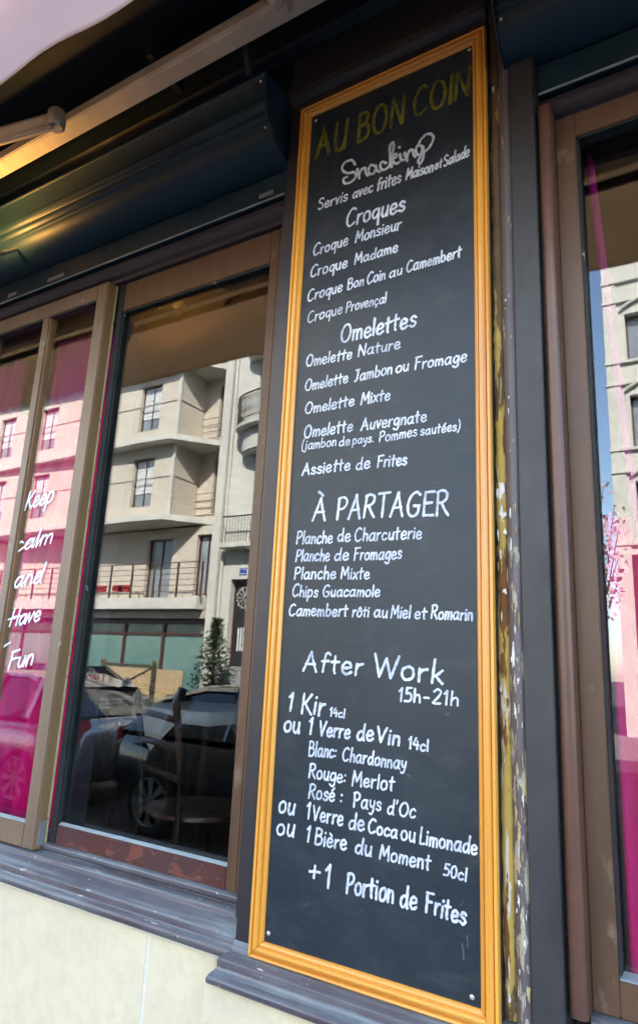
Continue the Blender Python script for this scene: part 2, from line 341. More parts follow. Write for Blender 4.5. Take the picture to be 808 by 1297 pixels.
def part(name, parent):
    o = bpy.data.objects.new(name, None); col.objects.link(o); o.parent = parent; o.empty_display_size = 0.05; return o
def rough_edges(o, amt, seed, n=0):
    """slightly hand-worn outline"""
    r = random.Random(seed)
    for v in o.data.vertices: v.co += Vector((r.uniform(-amt, amt), 0, r.uniform(-amt, amt)))

# ================================================================== SETTING
tag(build(MB().box(-60, 60, -2.7, 0.35, -0.4, 0.0), 'pavement', M['paving']), 'grey asphalt pavement in front of the cafe', kind='structure')
tag(build(MB().quad((-400, -400, -0.14), (400, -400, -0.14), (400, 400, -0.14), (-400, 400, -0.14)), 'ground', M['asphalt']), 'grey asphalt ground reaching to the horizon', kind='structure')
tag(build(MB().box(-60, 60, -12.0, -2.9, -0.3, -0.12), 'road', M['asphalt']), 'asphalt street between the cafe and the houses opposite', kind='structure')
tag(build(MB().box(-60, 60, -30, -12.2, -0.4, 0.0), 'pavement', M['paving']), 'pavement along the houses opposite', kind='structure')
kerb = bpy.data.objects.new('kerb', None); col.objects.link(kerb); kerb['kind'] = 'structure'
km = None
for side, yy in ((0, -2.9), (1, -12.2)):
    for i in range(-16, 8):
        if km is None:
            k = build(MB().box(0, 0.99, 0, 0.2, -0.3, 0.004), 'kerbstone', M['granite'], kerb, bevel=0.012); km = k.data
        else:
            k = bpy.data.objects.new('kerbstone', km); col.objects.link(k); k.parent = kerb
        k.location = (i, yy, 0)

# ================================================================== CAFE BUILDING
cafe = empty('cafe_building', 'cafe shopfront with navy paint, cream stone base and wooden sash windows', 'building')
XL, XR = -7.0, 4.0
# --- solid mass: upper floors and roof (casts the street's shade)
build(MB().box(XL-8, XR+10, 0.28, 12, 3.62, 15.5), 'upper_wall', M['upper'], cafe)
build(MB().box(XL-8, XR+10, 0.0, 0.28, 3.80, 4.15), 'cornice', M['upper'], cafe, bevel=0.02)
for i in range(9):
    for j in range(4):
        if i == 0 and j == 0:
            wn = build(MB().box(0, 1.1, 0, 0.06, 0, 2.0), 'window', M['far_glass'], cafe)
        else:
            q = bpy.data.objects.new('window', wn.data); col.objects.link(q); q.parent = cafe; wn2 = q
        (wn if (i == 0 and j == 0) else q).location = (-14+2.6*i, 0.235, 4.6+2.9*j)
# --- stone base: separate blocks with pale pointing between
base = part('stone_base', cafe)
build(MB().box(XL, -0.99, 0.0012, 0.30, 0.0, 0.986).box(-0.99, -0.22, -0.0438, 0.30, 0.0, 0.95).box(-0.22, XR, 0.0012, 0.30, 0, 0.986), 'pointing', M['joint'], base)
def blocks(xs, yf, z0s, yb):
    for zi in range(len(z0s)-1):
        for i in range(len(xs)-1):
            off = 0.0
            o = build(MB().box(xs[i]+0.0035, xs[i+1]-0.0035, yf, yb, z0s[zi]+0.003, z0s[zi+1]-0.003), 'stone_block', M['stone'], base, bevel=0.002)
blocks([-4.9, -3.95, -3.05, -2.14, -1.203, -0.9935], 0.0, [0.0, 0.42, 0.982], 0.028)
blocks([-0.993, -0.22], -0.045, [0.0, 0.42, 0.957], -0.03)
blocks([-0.22, 0.65, 1.5, 2.4], 0.0, [0.0, 0.42, 0.982], 0.028)
# --- window sill moulding, one continuous weathered run each side of the pilaster
SILLP = [(0.30, 1.083), (0.067, 1.083), (0.064, 1.080), (0.064, 1.070), (0.072, 1.066), (0.072, 1.0625), (0.040, 1.0625), (0.034, 1.059), (0.034, 1.052), (0.028, 1.049),
         (0.004, 1.031), (0.0, 1.028), (0.0, 1.014), (-0.002, 1.011), (-0.010, 1.009), (-0.014, 1.006), (-0.017, 1.001), (-0.017, 0.992), (-0.012, 0.988), (0.30, 0.987)]
def sill(x0, x1):
    mb = MB(); n = int((x1-x0)/0.06); k = len(SILLP); r = random.Random(int(x0*100)+5)
    for i in range(n+1):
        x = x0+(x1-x0)*i/n
        for (y, z) in SILLP: mb.v.append((x, y+r.uniform(-.0006, .0006)*(y < .29), z+r.uniform(-.0005, .0005)))
    for i in range(n):
        for j in range(k): mb.f.append((i*k+j, i*k+(j+1) % k, (i+1)*k+(j+1) % k, (i+1)*k+j))
    mb.f.append(tuple(range(k))); mb.f.append(tuple(n*k+j for j in range(k))[::-1])
    return build(mb, 'window_sill', M['sill'], cafe, bevel=0.0012, smooth=True, segs=1, label='weathered mauve and blue painted sill moulding with chipped edges')
sill(-4.9, -0.9525); sill(-0.2285, 2.4)
# --- pilaster carrying the board, with its base moulding
build(MB().box(-0.9515, -0.368, 0.0, 0.30, 1.0, 3.62), 'pilaster', M['pilaster'], cafe, bevel=0.002, label='black brown painted pilaster behind the menu board')
BP = [(0.29, 1.028), (0.0, 1.026), (-0.010, 1.006), (-0.032, 1.000), (-0.038, 0.997), (-0.038, 0.982), (-0.042, 0.977), (-0.050, 0.974), (-0.056, 0.971), (-0.061, 0.966), (-0.061, 0.957), (-0.056, 0.953), (0.29, 0.952)]
mb = MB(); x1 = -0.225
for (y, z) in BP: mb.v.append(((-0.9525+min(0, y)*0.42), y, z))
for (y, z) in BP: mb.v.append((x1, y, z))
k = len(BP); mb.f += [(j, (j+1) % k, k+(j+1) % k, k+j) for j in range(k)]; mb.f += [tuple(range(k)), tuple(range(k, 2*k))[::-1]]
build(mb, 'pilaster_base', M['sill'], cafe, bevel=0.0015, segs=1, smooth=True)
# strips to the right of the board
def strip(name, x0, x1, yf, mt, z0=1.03, z1=3.3, bev=0.001, seed=0, wob=0.0, label=None, yb=0.2, seg=60):
    mb = MB(); r = random.Random(seed)
    if wob:
        pr = [(x0, yb), (x0, yf+bev), (x0+bev, yf), ((x0+x1)/2, yf-bev*.6), (x1-bev, yf), (x1, yf+bev), (x1, yb)]
        for i in range(seg+1):
            z = z0+(z1-z0)*i/seg
            a, b, c = r.uniform(-wob, wob), r.uniform(-wob, wob), r.uniform(-wob, wob)
            for j, (x, y) in enumerate(pr): mb.v.append((x+(a if j in (1, 2) else b if j in (4, 5) else 0), y+(c if 1 <= j <= 5 else 0), z))
        n = len(pr)
        for i in range(seg):
            for j in range(n): mb.f.append((i*n+j, i*n+(j+1) % n, (i+1)*n+(j+1) % n, (i+1)*n+j))
        return build(mb, name, mt, cafe, label=label, smooth=True)
    mb.box(x0, x1, yf, yb, z0, z1); return build(mb, name, mt, cafe, bevel=bev, label=label)
strip('plaster_gap', -0.3675, -0.3455, 0.012, M['plaster'], bev=0.004, seed=1, wob=0.0018, seg=160, label='crumbling yellow and white plaster strip beside the menu board frame')
strip('peeling_trim', -0.3450, -0.3175, 0.004, M['lilac_wood'], bev=0.006, seed=2, wob=0.0007, seg=120, label='mauve wooden trim with paint flaked off to yellow and white')
strip('shutter_guide', -0.3168, -0.2625, 0.002, M['guide'], bev=0.0015, label='flat dark grey metal shutter guide')
strip('guide_gap', -0.2624, -0.2575, 0.030, M['groove'], bev=0.0005)
mb = MB(); pr = [(-0.2572, 0.2)]+[(-0.2425-0.0145*math.cos(a), 0.020-0.010*math.sin(a)**.7 if 0 < a < 3.14 else 0.022) for a in [math.pi*i/10 for i in range(11)]]+[(-0.228, 0.2)]
mb.prism(pr, 'z', 1.062, 2.902); build(mb, 'bead_moulding', M['brown_round'], cafe, smooth=True, label='rounded brown painted moulding of the right window surround')
# chips of plaster and old filler stuck on the strips
chips = MB(); chipy = MB(); r = random.Random(11)
def chip(mb, x, y, z, s, sz):
    k = len(mb.v); n = r.randint(9, 13)
    for i in range(n):
        a = 2*math.pi*i/n; q = r.uniform(.35, 1.2)
        mb.v.append((x+s*q*math.cos(a), y, z+sz*q*math.sin(a)))
    for i in range(n): vx, vy, vz = mb.v[k+i]; mb.v.append((x+(vx-x)*.8, y-0.0016, z+(vz-z)*.85))
    mb.v.append((x, y-.0022, z))
    for i in range(n): mb.f.append((k+i, k+(i+1) % n, k+n+(i+1) % n, k+n+i)); mb.f.append((k+n+i, k+n+(i+1) % n, k+2*n))
for z, xx, s, sz in ((1.985, -.356, .008, .026), (1.935, -.354, .009, .018), (1.90, -.350, .005, .012), (1.655, -.336, .005, .030), (1.61, -.331, .0055, .022), (1.55, -.334, .004, .02), (1.255, -.333, .006, .008), (1.225, -.335, .0035, .012),
                 (2.19, -.334, .0022, .006), (2.07, -.333, .0018, .004), (2.16, -.335, .0015, .010), (3.0, -.358, .003, .012), (1.78, -.352, .006, .010), (2.42, -.336, .0022, .004), (2.40, -.337, .0015, .003)):
    chip(chips, xx, 0.0095 if xx < -.3455 else 0.0028, z, s, sz)
for i in range(26):
    z = 1.06+r.random()**1.3*1.35; chip(chipy if i % 3 else chips, r.uniform(-.364, -.349), .0098, z, r.uniform(.0012, .0035), r.uniform(.006, .026))
for i in range(30):
    z = 1.06+r.random()**1.2*1.0; chip(chipy if i % 2 else chips, r.uniform(-.340, -.322), .0026, z, r.uniform(.0007, .0024), r.uniform(.004, .018))
M['filler'] = mat('white_filler', (0.74, 0.72, 0.66), 0.85, 0.25, 50, 0.5, 120)
M['oldyellow'] = mat('old_yellow_paint', (0.44, 0.36, 0.16), 0.8, 0.35, 40, 0.5, 120)
tag(build(chips, 'paint_flakes', M['filler'], cafe), kind='stuff'); tag(build(chipy, 'paint_flakes', M['oldyellow'], cafe), kind='stuff')

# --- headers above the windows, navy lintel, moulded cornices
def header(x0, x1):
    build(MB().box(x0, x1, 0.030, 0.28, 2.953, 3.034), 'fascia', M['navy'], cafe, bevel=0.001, label='navy painted slotted metal fascia under the shutter box')
    build(MB().box(x0, x1, 0.0265, 0.0295, 2.9485, 2.954), 'fascia_edge', M['bead'], cafe)
    build(MB().prism([(0.045, 2.948), (0.045, 2.928), (0.052, 2.920), (0.052, 2.906), (0.066, 2.900), (0.066, 2.886), (0.28, 2.886), (0.28, 2.948)], 'x', x0, x1), 'head_moulding', M['header'], cafe, bevel=0.0015)
header(-4.9, -0.953); header(-0.2565, 2.4)
for xx, zz in ((-1.045, 2.975), (-2.02, 2.975), (-1.98, 2.975), (-2.26, 2.975)):
    mbv = MB()
    for i in range(7): mbv.box(xx-.022+i*.0075, xx-.0185+i*.0075, 0.0275, 0.0305, zz-.007, zz+.007)
    build(mbv, 'vent_slots', M['tube'], cafe)
build(MB().box(-4.9, 2.4, 0.006, 0.29, 3.268, 3.62), 'lintel_board', M['navy_dark'], cafe, label='blue black painted lintel board above the windows')
build(MB().prism([(0.0, 3.215), (-0.018, 3.225), (-0.022, 3.245), (-0.022, 3.262), (0.0, 3.267), (0.03, 3.267), (0.03, 3.215)], 'x', -0.949, -0.369), 'capital_moulding', M['pilaster'], cafe, bevel=0.001)
build(MB().prism([(0.005, 3.40), (-0.03, 3.42), (-0.04, 3.47), (-0.04, 3.50), (0.005, 3.50)], 'x', -4.9, 2.4), 'lintel_moulding', M['navy_dark'], cafe, bevel=0.001)
build(MB().box(-4.9, 2.4, -0.26, 0.005, 3.62, 3.80), 'awning_recess_board', M['navy_dark'], cafe, bevel=0.003)
# --- roller shutter boxes
def shutter_box(x0, x1):
    p = [(0.03, 3.036), (0.0, 3.040), (-0.030, 3.046), (-0.050, 3.056), (-0.066, 3.070), (-0.076, 3.084), (-0.080, 3.096), (-0.080, 3.102), (-0.090, 3.104), (-0.097, 3.112), (-0.099, 3.122), (-0.094, 3.130), (-0.094, 3.134),
         (-0.102, 3.138), (-0.107, 3.150), (-0.107, 3.160), (-0.103, 3.163), (-0.120, 3.228), (-0.124, 3.230), (-0.124, 3.237), (-0.120, 3.240), (0.03, 3.240)]
    b = build(MB().prism(p, 'x', x0, x1), 'shutter_box', M['navy_box'], cafe, bevel=0.0008, smooth=True, segs=1, label='navy painted roller shutter box with rounded lower edge')
    q = [(0.03, 3.033), (0.0, 3.036), (-0.032, 3.042), (-0.055, 3.053), (-0.074, 3.070), (-0.086, 3.090), (-0.101, 3.106), (-0.108, 3.13), (-0.126, 3.228), (-0.126, 3.2405), (0.03, 3.2405)]
    for xe in (x0-0.006, x1+0.0005): build(MB().prism(q, 'x', xe, xe+0.0055), 'end_plate', M['navy_box'], b, bevel=0.0015)
    s = MB()
    for zz, yy in ((3.085, -.083), (3.21, -.118)):
        for xe in (x0+.012, x1-.012): s.lathe([(0.0, -.004), (.003, -.003), (.004, 0)], (xe, yy-.002, zz), 'y', 10)
    build(s, 'rivets', M['screw'], b)
    return b
shutter_box(-4.6, -0.962); shutter_box(-0.322, 2.3)

# --- sash windows: thing cafe > window_sash > stiles, rails, pane
def sash(x0, x1, z0, z1, yf, yb, ls, rs, br, tr, mt, rail=None, stile_l=None, stile_r=None, label=None, muntins=(), yg=None, side=None):
    s = part('window_sash', cafe)
    if label: s['label'] = label
    rail = rail or mt; e = 0.0006
    build(MB().box(x0, x0+ls, yf, yb, z0, z1), 'stile', stile_l or mt, s, bevel=0.0022)
    build(MB().box(x1-rs, x1, yf, yb, z0, z1), 'stile', stile_r or mt, s, bevel=0.0022)
    build(MB().box(x0+ls, x1-rs, yf+0.001, yb, z0, z0+br), 'bottom_rail', rail, s, bevel=0.002)
    build(MB().box(x0+ls, x1-rs, yf+0.001, yb, z1-tr, z1), 'top_rail', mt, s, bevel=0.002)
    yg = yg or (yf+yb)/2
    gx0, gx1, gz0, gz1 = x0+ls, x1-rs, z0+br, z1-tr
    # sloping glazing beads
    bd = 0.007
    build(MB().prism([(yf+.004, gz0), (yg-.002, gz0), (yg-.002, gz0+bd), (yf+.006, gz0+.002)], 'x', gx0+e, gx1-e), 'glazing_bead', M['bead'], s, bevel=0.0006)
    build(MB().box(gx0+e, gx0+.005, yf+.005, yg-.002, gz0+bd, gz1-e), 'glazing_bead', M['greenblue'], s)
    build(MB().box(gx0+e, gx1-e, yf+.005, yg-.002, gz1-.006, gz1-e), 'glazing_bead', M['greenblue'], s)
    for mx_, mw in muntins:
        build(MB().box(mx_-mw/2, mx_+mw/2, yf+0.002, yb-0.001, gz0, gz1), 'muntin', mt, s, bevel=0.002)
        build(MB().box(mx_+mw/2, mx_+mw/2+.006, yf+0.008, yb-0.004, gz0, gz1), 'muntin_edge', M['tan_edge'], s)
    build(MB().box(gx0, gx1, yg, yg+0.004, gz0, gz1), 'pane', M['glass'], s)
    if side:
        build(MB().box(x1, x1+0.0015, yf+.003, yb-.004, z0+.002, z1-.002), 'sash_edge', side, s)
        build(MB().box(x1, x1+0.0055, yb-.004, yb+.001, z0+.002, z1-.002), 'putty_line', M['putty'], s)
        build(MB().box(x1+.0015, x1+.004, yf+.008, yf+.033, z0+.012, z0+.075), 'latch_plate', M['grey_metal'], s, bevel=.001)
    return s
sl = sash(-2.40, -1.7105, 1.067, 2.884, 0.040, 0.0785, 0.052, 0.052, 0.064, 0.058, M['tan'], label='left sliding sash with thin muntin and pink curtain behind', muntins=((-2.035, 0.036),), yg=0.058, side=M['tan_edge'])
sc_ = sash(-1.698, -1.018, 1.084, 2.886, 0.080, 0.115, 0.028, 0.032, 0.050, 0.108, M['tan_dark'], rail=M['rail_red'], stile_l=M['greenblue'], label='middle sliding sash with worn red brown bottom rail', yg=0.096)
build(MB().box(-1.018, -0.953, 0.078, 0.2, 1.084, 2.886), 'window_jamb', M['tan_dark'], cafe, bevel=0.002)
build(MB().box(-0.9630, -0.9525, 0.012, 0.0775, 1.063, 2.9475), 'window_jamb', M['pilaster'], cafe)
build(MB().box(-1.711, -1.690, 0.117, 0.2, 1.084, 2.886), 'window_jamb', M['header'], cafe)
sl2 = sash(-3.12, -2.402, 1.084, 2.886, 0.080, 0.115, 0.05, 0.04, 0.050, 0.060, M['tan'], label='far left sash, mostly outside the photo', yg=0.096)
sr = sash(-0.2275, 0.46, 1.0635, 2.888, 0.055, 0.100, 0.044, 0.05, 0.056, 0.062, M['tan_dark'], label='right window sash with tan stile and pink curtain', yg=0.090)
sash(0.462, 1.15, 1.0635, 2.888, 0.055, 0.100, 0.05, 0.05, 0.056, 0.062, M['tan_dark'], label='second sash of the right window', yg=0.090)
build(MB().box(1.152, 2.4, 0.03, 0.25, 1.0, 3.03), 'pilaster', M['pilaster'], cafe); build(MB().box(-4.9, -3.122, 0.03, 0.25, 1.0, 3.03), 'pilaster', M['pilaster'], cafe)
build(MB().box(-9.9, -4.902, -0.02, 0.28, 0, 3.795), 'stone_pier', M['upper'], cafe); build(MB().box(2.402, 12, -0.02, 0.28, 0, 3.795), 'stone_pier', M['upper'], cafe)
# --- room behind the glass
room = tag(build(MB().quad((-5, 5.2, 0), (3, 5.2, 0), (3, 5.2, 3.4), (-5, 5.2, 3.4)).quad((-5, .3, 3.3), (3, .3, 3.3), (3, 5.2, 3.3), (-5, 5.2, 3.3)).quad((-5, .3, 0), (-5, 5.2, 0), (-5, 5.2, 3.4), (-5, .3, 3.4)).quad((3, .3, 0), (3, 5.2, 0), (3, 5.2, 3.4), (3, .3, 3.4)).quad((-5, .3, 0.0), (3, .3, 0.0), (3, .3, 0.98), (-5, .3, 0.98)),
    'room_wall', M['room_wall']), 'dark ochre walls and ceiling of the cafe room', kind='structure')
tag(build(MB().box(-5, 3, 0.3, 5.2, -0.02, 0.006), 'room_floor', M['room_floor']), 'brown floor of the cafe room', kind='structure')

# ================================================================== HAND LETTERING
G = {
'A': (60, "0,0 18,58 30,100|30,100 42,50 58,0|9,36 50,38"), 'B': (56, "5,100 5,50 6,0|2,98 25,102 44,88 38,62 8,54|8,54 38,54 54,34 46,8 22,-2 4,2"),
'C': (58, "54,90 38,101 16,86 3,50 10,12 30,-2 56,14"), 'E': (48, "6,100 6,50 7,0|6,100 46,101|6,52 40,54|7,1 50,0"),
'F': (48, "6,100 6,50 6,0|0,97 48,101|6,54 38,57"), 'G': (62, "56,88 40,100 16,86 4,48 14,8 38,-2 56,16 55,42|34,42 60,42"),
'I': (8, "4,100 4,50 4,0"), 'J': (40, "4,98 36,100|26,98 26,30 18,4 4,2"), 'K': (52, "6,100 5,50 5,0|46,98 26,66 6,44|16,56 32,28 54,0"),
'L': (40, "5,100 4,40 6,2|6,2 20,-1 40,4"), 'M': (68, "2,0 5,60 8,98|8,98 22,60 32,30|32,30 46,68 58,98|58,98 61,50 66,0"),
'N': (60, "3,0 4,50 6,98|6,98 28,50 52,2|52,2 54,60 56,100"), 'O': (66, "34,100 14,86 3,50 12,12 32,-1 52,10 63,48 54,86 34,100"),
'P': (50, "5,98 5,50 5,0|1,94 22,102 44,92 46,68 30,50 7,46"), 'R': (56, "5,98 5,50 5,0|1,94 22,102 44,92 44,68 28,54 7,50|22,52 38,24 56,0"),
'S': (46, "44,88 28,101 8,88 8,66 28,52 44,34 38,8 18,-2 2,10"), 'T': (52, "26,98 26,50 26,0|0,98 54,101"), 'U': (56, "5,100 5,40 14,6 30,-1 46,10 52,50 52,100|52,40 54,0"),
'V': (52, "0,100 12,50 24,2|24,2 36,50 52,98"), 'W': (86, "0,100 12,50 22,2|22,2 34,48 44,84|44,84 54,40 64,2|64,2 76,50 88,98"), 'H': (58, "6,100 5,50 4,0|52,100 52,50 53,0|4,50 54,52"),
'a': (50, "42,50 26,57 9,46 2,24 10,3 24,2 38,20 43,42|44,56 42,28 44,6 51,1"), 'b': (44, "5,100 4,50 4,2|4,34 18,54 35,50 42,28 33,6 17,0 4,8"),
'c': (40, "38,47 24,57 8,46 2,24 10,3 25,0 40,10"), 'd': (46, "38,45 24,54 8,44 2,22 10,3 25,2 38,20|41,100 40,50 41,12 46,0"),
'e': (42, "4,28 22,29 38,36 34,52 20,58 7,46 2,24 11,3 26,0 42,11"), 'f': (34, "36,90 26,99 16,88 14,50 13,0|2,54 32,57"),
'g': (44, "40,48 25,57 8,46 3,24 12,6 27,9 40,30|42,56 42,8 36,-26 18,-33 2,-22"), 'h': (40, "5,100 4,50 4,0|4,32 18,54 33,50 37,25 38,0"),
'i': (8, "4,56 4,28 4,0|4,80 5,83"), 'j': (20, "14,56 14,20 12,-16 2,-28 -8,-20|14,80 15,83"), 'k': (38, "5,100 4,50 4,0|34,56 20,38 5,26|14,32 24,16 38,0"),
'l': (8, "4,100 4,50 4,0"), 'm': (62, "4,56 4,28 4,0|4,32 14,54 27,51 30,25 30,0|30,30 41,54 55,50 58,25 59,0"), 'n': (40, "4,56 4,28 4,0|4,32 16,54 32,51 36,26 37,0"),
'o': (44, "22,57 6,45 2,24 10,3 24,0 40,12 42,34 36,52 22,57"), 'p': (44, "4,56 4,10 3,-38|4,36 16,56 34,52 42,30 34,7 18,0 4,8"), 'q': (44, "40,48 25,57 8,46 3,24 12,5 27,7 40,28|42,56 42,10 42,-38"),
'r': (30, "4,56 4,28 4,0|4,30 14,50 30,56"), 's': (36, "34,48 20,58 6,48 10,34 28,26 34,12 20,0 2,8"), 't': (32, "15,88 14,50 14,14 18,0|0,57 34,60"),
'u': (42, "4,56 4,22 12,2 26,4 36,24|38,56 37,24 40,0"), 'v': (34, "0,56 8,28 16,1|16,1 25,30 34,57"), 'w': (54, "0,56 12,1|12,1 26,46|26,46 38,1|38,1 54,56"), 'x': (36, "2,56 18,28 36,0|34,57 18,28 0,0"),
'y': (40, "4,56 7,26 18,14 34,26|38,56 34,0 22,-32 4,-28"), '1': (22, "2,76 10,88 17,100|17,100 16,50 16,0"), '2': (44, "4,84 20,101 38,88 34,58 4,4|4,4 24,0 44,3"),
'4': (44, "20,100 8,62 2,40|2,40 22,38 44,41|34,72 34,30 34,0"), '5': (42, "10,98 8,56|10,98 40,100|8,56 28,62 41,38 32,6 2,4"), '0': (46, "24,98 7,80 2,44 12,6 26,0 40,16 44,54 36,88 24,98"),
'(': (20, "18,112 4,70 4,20 16,-20"), ')': (20, "2,112 16,70 16,20 2,-20"), '.': (8, "4,2 5,4"), ':': (10, "4,10 5,12|5,50 5,53"), "'": (12, "8,104 7,94 3,82"), '-': (34, "2,38 18,39 32,38"), '+': (44, "22,66 22,36 22,8|2,36 22,38 44,38"),
}
ACC = {'À': ('A', "16,128 28,120 38,110"), 'è': ('e', "12,88 20,80 28,72"), 'é': ('e', "16,72 24,82 32,92"), 'ô': ('o', "8,70 22,86|22,86 36,70"), 'ç': ('c', "22,0 26,-12 18,-22")}
def catmull(pts, n=7):
    if len(pts) == 2: return [tuple(a+(b-a)*i/4 for a, b in zip(*pts)) for i in range(5)]
    P = [(2*pts[0][0]-pts[1][0], 2*pts[0][1]-pts[1][1])]+pts+[(2*pts[-1][0]-pts[-2][0], 2*pts[-1][1]-pts[-2][1])]
    if pts[0] == pts[-1]: P[0] = pts[-2]; P[-1] = pts[1]
    out = []
    for i in range(1, len(P)-2):
        p0, p1, p2, p3 = P[i-1:i+3]
        for k in range(n):
            t = k/n
            out.append(tuple(0.5*((2*b)+(-a+c)*t+(2*a-5*b+4*c-d)*t*t+(-a+3*b-3*c+d)*t**3) for a, b, c, d in zip(p0, p1, p2, p3)))
    out.append(pts[-1]); return out
def glyph(ch):
    if ch in ACC: b, x = ACC[ch]; w_, s = G[b]; s = s+"|"+x
    else: w_, s = G[ch]
    return w_, [[tuple(float(q) for q in p.split(',')) for p in st.split()] for st in s.split('|')]
CNT = [0]
def stroke(mb, pts, wd, y, rr):
    """a brush or marker stroke: flat ribbon with round ends; each stroke lies a hair above the last"""
    CNT[0] += 1; yy = y-0.00002*(CNT[0] % 40)
    n = len(pts); L = []; cum = 0
    w0 = wd*rr.uniform(.92, 1.1); ph = rr.uniform(0, 6)
    for i in range(n):
        a = pts[max(0, i-1)]; b = pts[min(n-1, i+1)]
        dx, dz = b[0]-a[0], b[1]-a[1]; l = math.hypot(dx, dz) or 1e-9
        ww = w0*(0.5+0.06*math.sin(ph+i*.8))
        L.append((-dz/l*ww, dx/l*ww, ww))
    k = len(mb.v)
    for i in range(n):
        e = yy-0.0000012*i
        mb.v.append((pts[i][0]+L[i][0], e, pts[i][1]+L[i][1])); mb.v.append((pts[i][0]-L[i][0], e, pts[i][1]-L[i][1]))
    for i in range(n-1): mb.f.append((k+2*i, k+2*i+1, k+2*i+3, k+2*i+2))
    for i, sgn in ((0, -1), (n-1, 1)):
        c = pts[i]; ex, ez, ww = L[i]; base_ = math.atan2(ez, ex); j0 = len(mb.v); e = yy-0.0000012*i-0.000005
        mb.v.append((c[0], e, c[1]))
        for q in range(9):
            a = base_-sgn*math.pi*q/8; mb.v.append((c[0]+ww*math.cos(a), e, c[1]+ww*math.sin(a)))
        for q in range(8): mb.f.append((j0, j0+1+q, j0+2+q))
def word(mb, text, x0, y0, x1, y1, h, y, slant=0.06, thick=1.0, seed=None, join=False, track=15):
    rr = random.Random(seed if seed is not None else hash_(text, x0))
    a = un(x0, y0, y); b = un(x1, y1, y); top = un((x0+x1)/2, (y0+y1)/2-h, y); mid = un((x0+x1)/2, (y0+y1)/2, y)
    H = top.z-mid.z
    tot = 0; adv = []
    for ch in text: adv.append(tot); tot += glyph(ch)[0]+track
    tot -= track; sx = (b.x-a.x)/tot; wd = (0.0022+0.074*H)*thick
    prev = None
    for ch, ad in zip(text, adv):
        w_, sts = glyph(ch); jy = rr.uniform(-2.5, 2.5); jr = rr.uniform(-.045, .045); js = rr.uniform(.95, 1.06); first = None
        for st in sts:
            pts = []
            for (gx, gy) in catmull(st):
                gy2 = gy*js; gx2 = gx+gy2*(slant+jr)*(H/100)/sx
                X = a.x+(ad+gx2)*sx; t = (ad+gx)/tot
                pts.append((X, a.z+(b.z-a.z)*t+(gy2+jy)*H/100))
            if first is None: first = pts[0]
            stroke(mb, pts, wd, y-0.0004, rr); last = pts[-1]
        if join and prev and text.islower(): pass
        if join and prev: stroke(mb, catmull([prev, ((prev[0]*.6+first[0]*.4), min(prev[1], first[1])+.0), first] if False else [prev, first]), wd*.7, y-.0004, rr)
        prev = last
def hash_(t, x): return sum(ord(c)*(i+3) for i, c in enumerate(t))+int(x*7)

# ================================================================== MENU BOARD
board = empty('menu_board', 'tall black menu chalkboard in orange varnished pine frame on the pilaster', 'menu board', (0, 0, 0))
BX0, BX1, BZ0, BZ1 = -0.906, -0.3685, 1.007, 3.176; FW = 0.0345
IX0, IX1, IZ0, IZ1 = BX0+FW, BX1-FW, BZ0+FW, BZ1-FW
YB = -0.004
build(MB().box(BX0+.006, BX1-.006, YB, -0.0005, BZ0+.006, BZ1-.006), 'chalkboard_panel', M['board'], board)
# frame rails: moulded section (t = 0 outer edge .. 1 inner edge, depth), mitred at the corners
PF = [(0.0, -0.0005), (0.0, -0.011), (0.03, -0.0145), (0.10, -0.0160), (0.18, -0.0150), (0.215, -0.0125), (0.225, -0.0085), (0.26, -0.0085), (0.275, -0.0125), (0.36, -0.0150), (0.46, -0.0175), (0.56, -0.0185), (0.64, -0.0175), (0.69, -0.0140), (0.70, -0.0095), (0.74, -0.0090), (0.755, -0.0120), (0.83, -0.0130), (0.90, -0.0115), (0.97, -0.0085), (1.0, -0.0070), (1.0, -0.0045)]
def rail(c0, c1, d0, d1, mt, lab):
    """outer corners c0,c1; inner corners d0,d1 (x,z)"""
    mb = MB(); n = 24; k = len(PF); rr = random.Random(hash_(lab, 3)); g = 0.0007
    for i in range(n+1):
        s = i/n
        for t, y in PF:
            ex0 = c0[0]+(d0[0]-c0[0])*t; ez0 = c0[1]+(d0[1]-c0[1])*t; ex1 = c1[0]+(d1[0]-c1[0])*t; ez1 = c1[1]+(d1[1]-c1[1])*t
            L = math.hypot(ex1-ex0, ez1-ez0); s2 = g/L+(1-2*g/L)*s
            mb.v.append((ex0+(ex1-ex0)*s2, y+rr.uniform(-.00008, .00008), ez0+(ez1-ez0)*s2))
    for i in range(n):
        for j in range(k): mb.f.append((i*k+j, i*k+(j+1) % k, (i+1)*k+(j+1) % k, (i+1)*k+j))
    mb.f.append(tuple(range(k))); mb.f.append(tuple(n*k+j for j in range(k))[::-1])
    o = build(mb, 'frame_rail', mt, board, smooth=True); o.data.update()
    return o
rail((BX0, BZ0), (BX0, BZ1), (IX0, IZ0), (IX0, IZ1), M['frame_v'], 'l'); rail((BX1, BZ0), (BX1, BZ1), (IX1, IZ0), (IX1, IZ1), M['frame_v'], 'r')
rail((BX0, BZ1), (BX1, BZ1), (IX0, IZ1), (IX1, IZ1), M['frame_h'], 't'); rail((BX0, BZ0), (BX1, BZ0), (IX0, IZ0), (IX1, IZ0), M['frame_h'], 'b')
for px, py in ((340, 1182), (597.5, 1263), (400, 153), (594, 63)):
    p = un(px, py, YB)
    build(MB().lathe([(0.0, -.0022), (.0030, -.0018), (.0044, -.0006), (.0046, 0.0)], (p.x, YB-.0002, p.z), 'y', 16), 'screw', M['screw'], board, smooth=True)
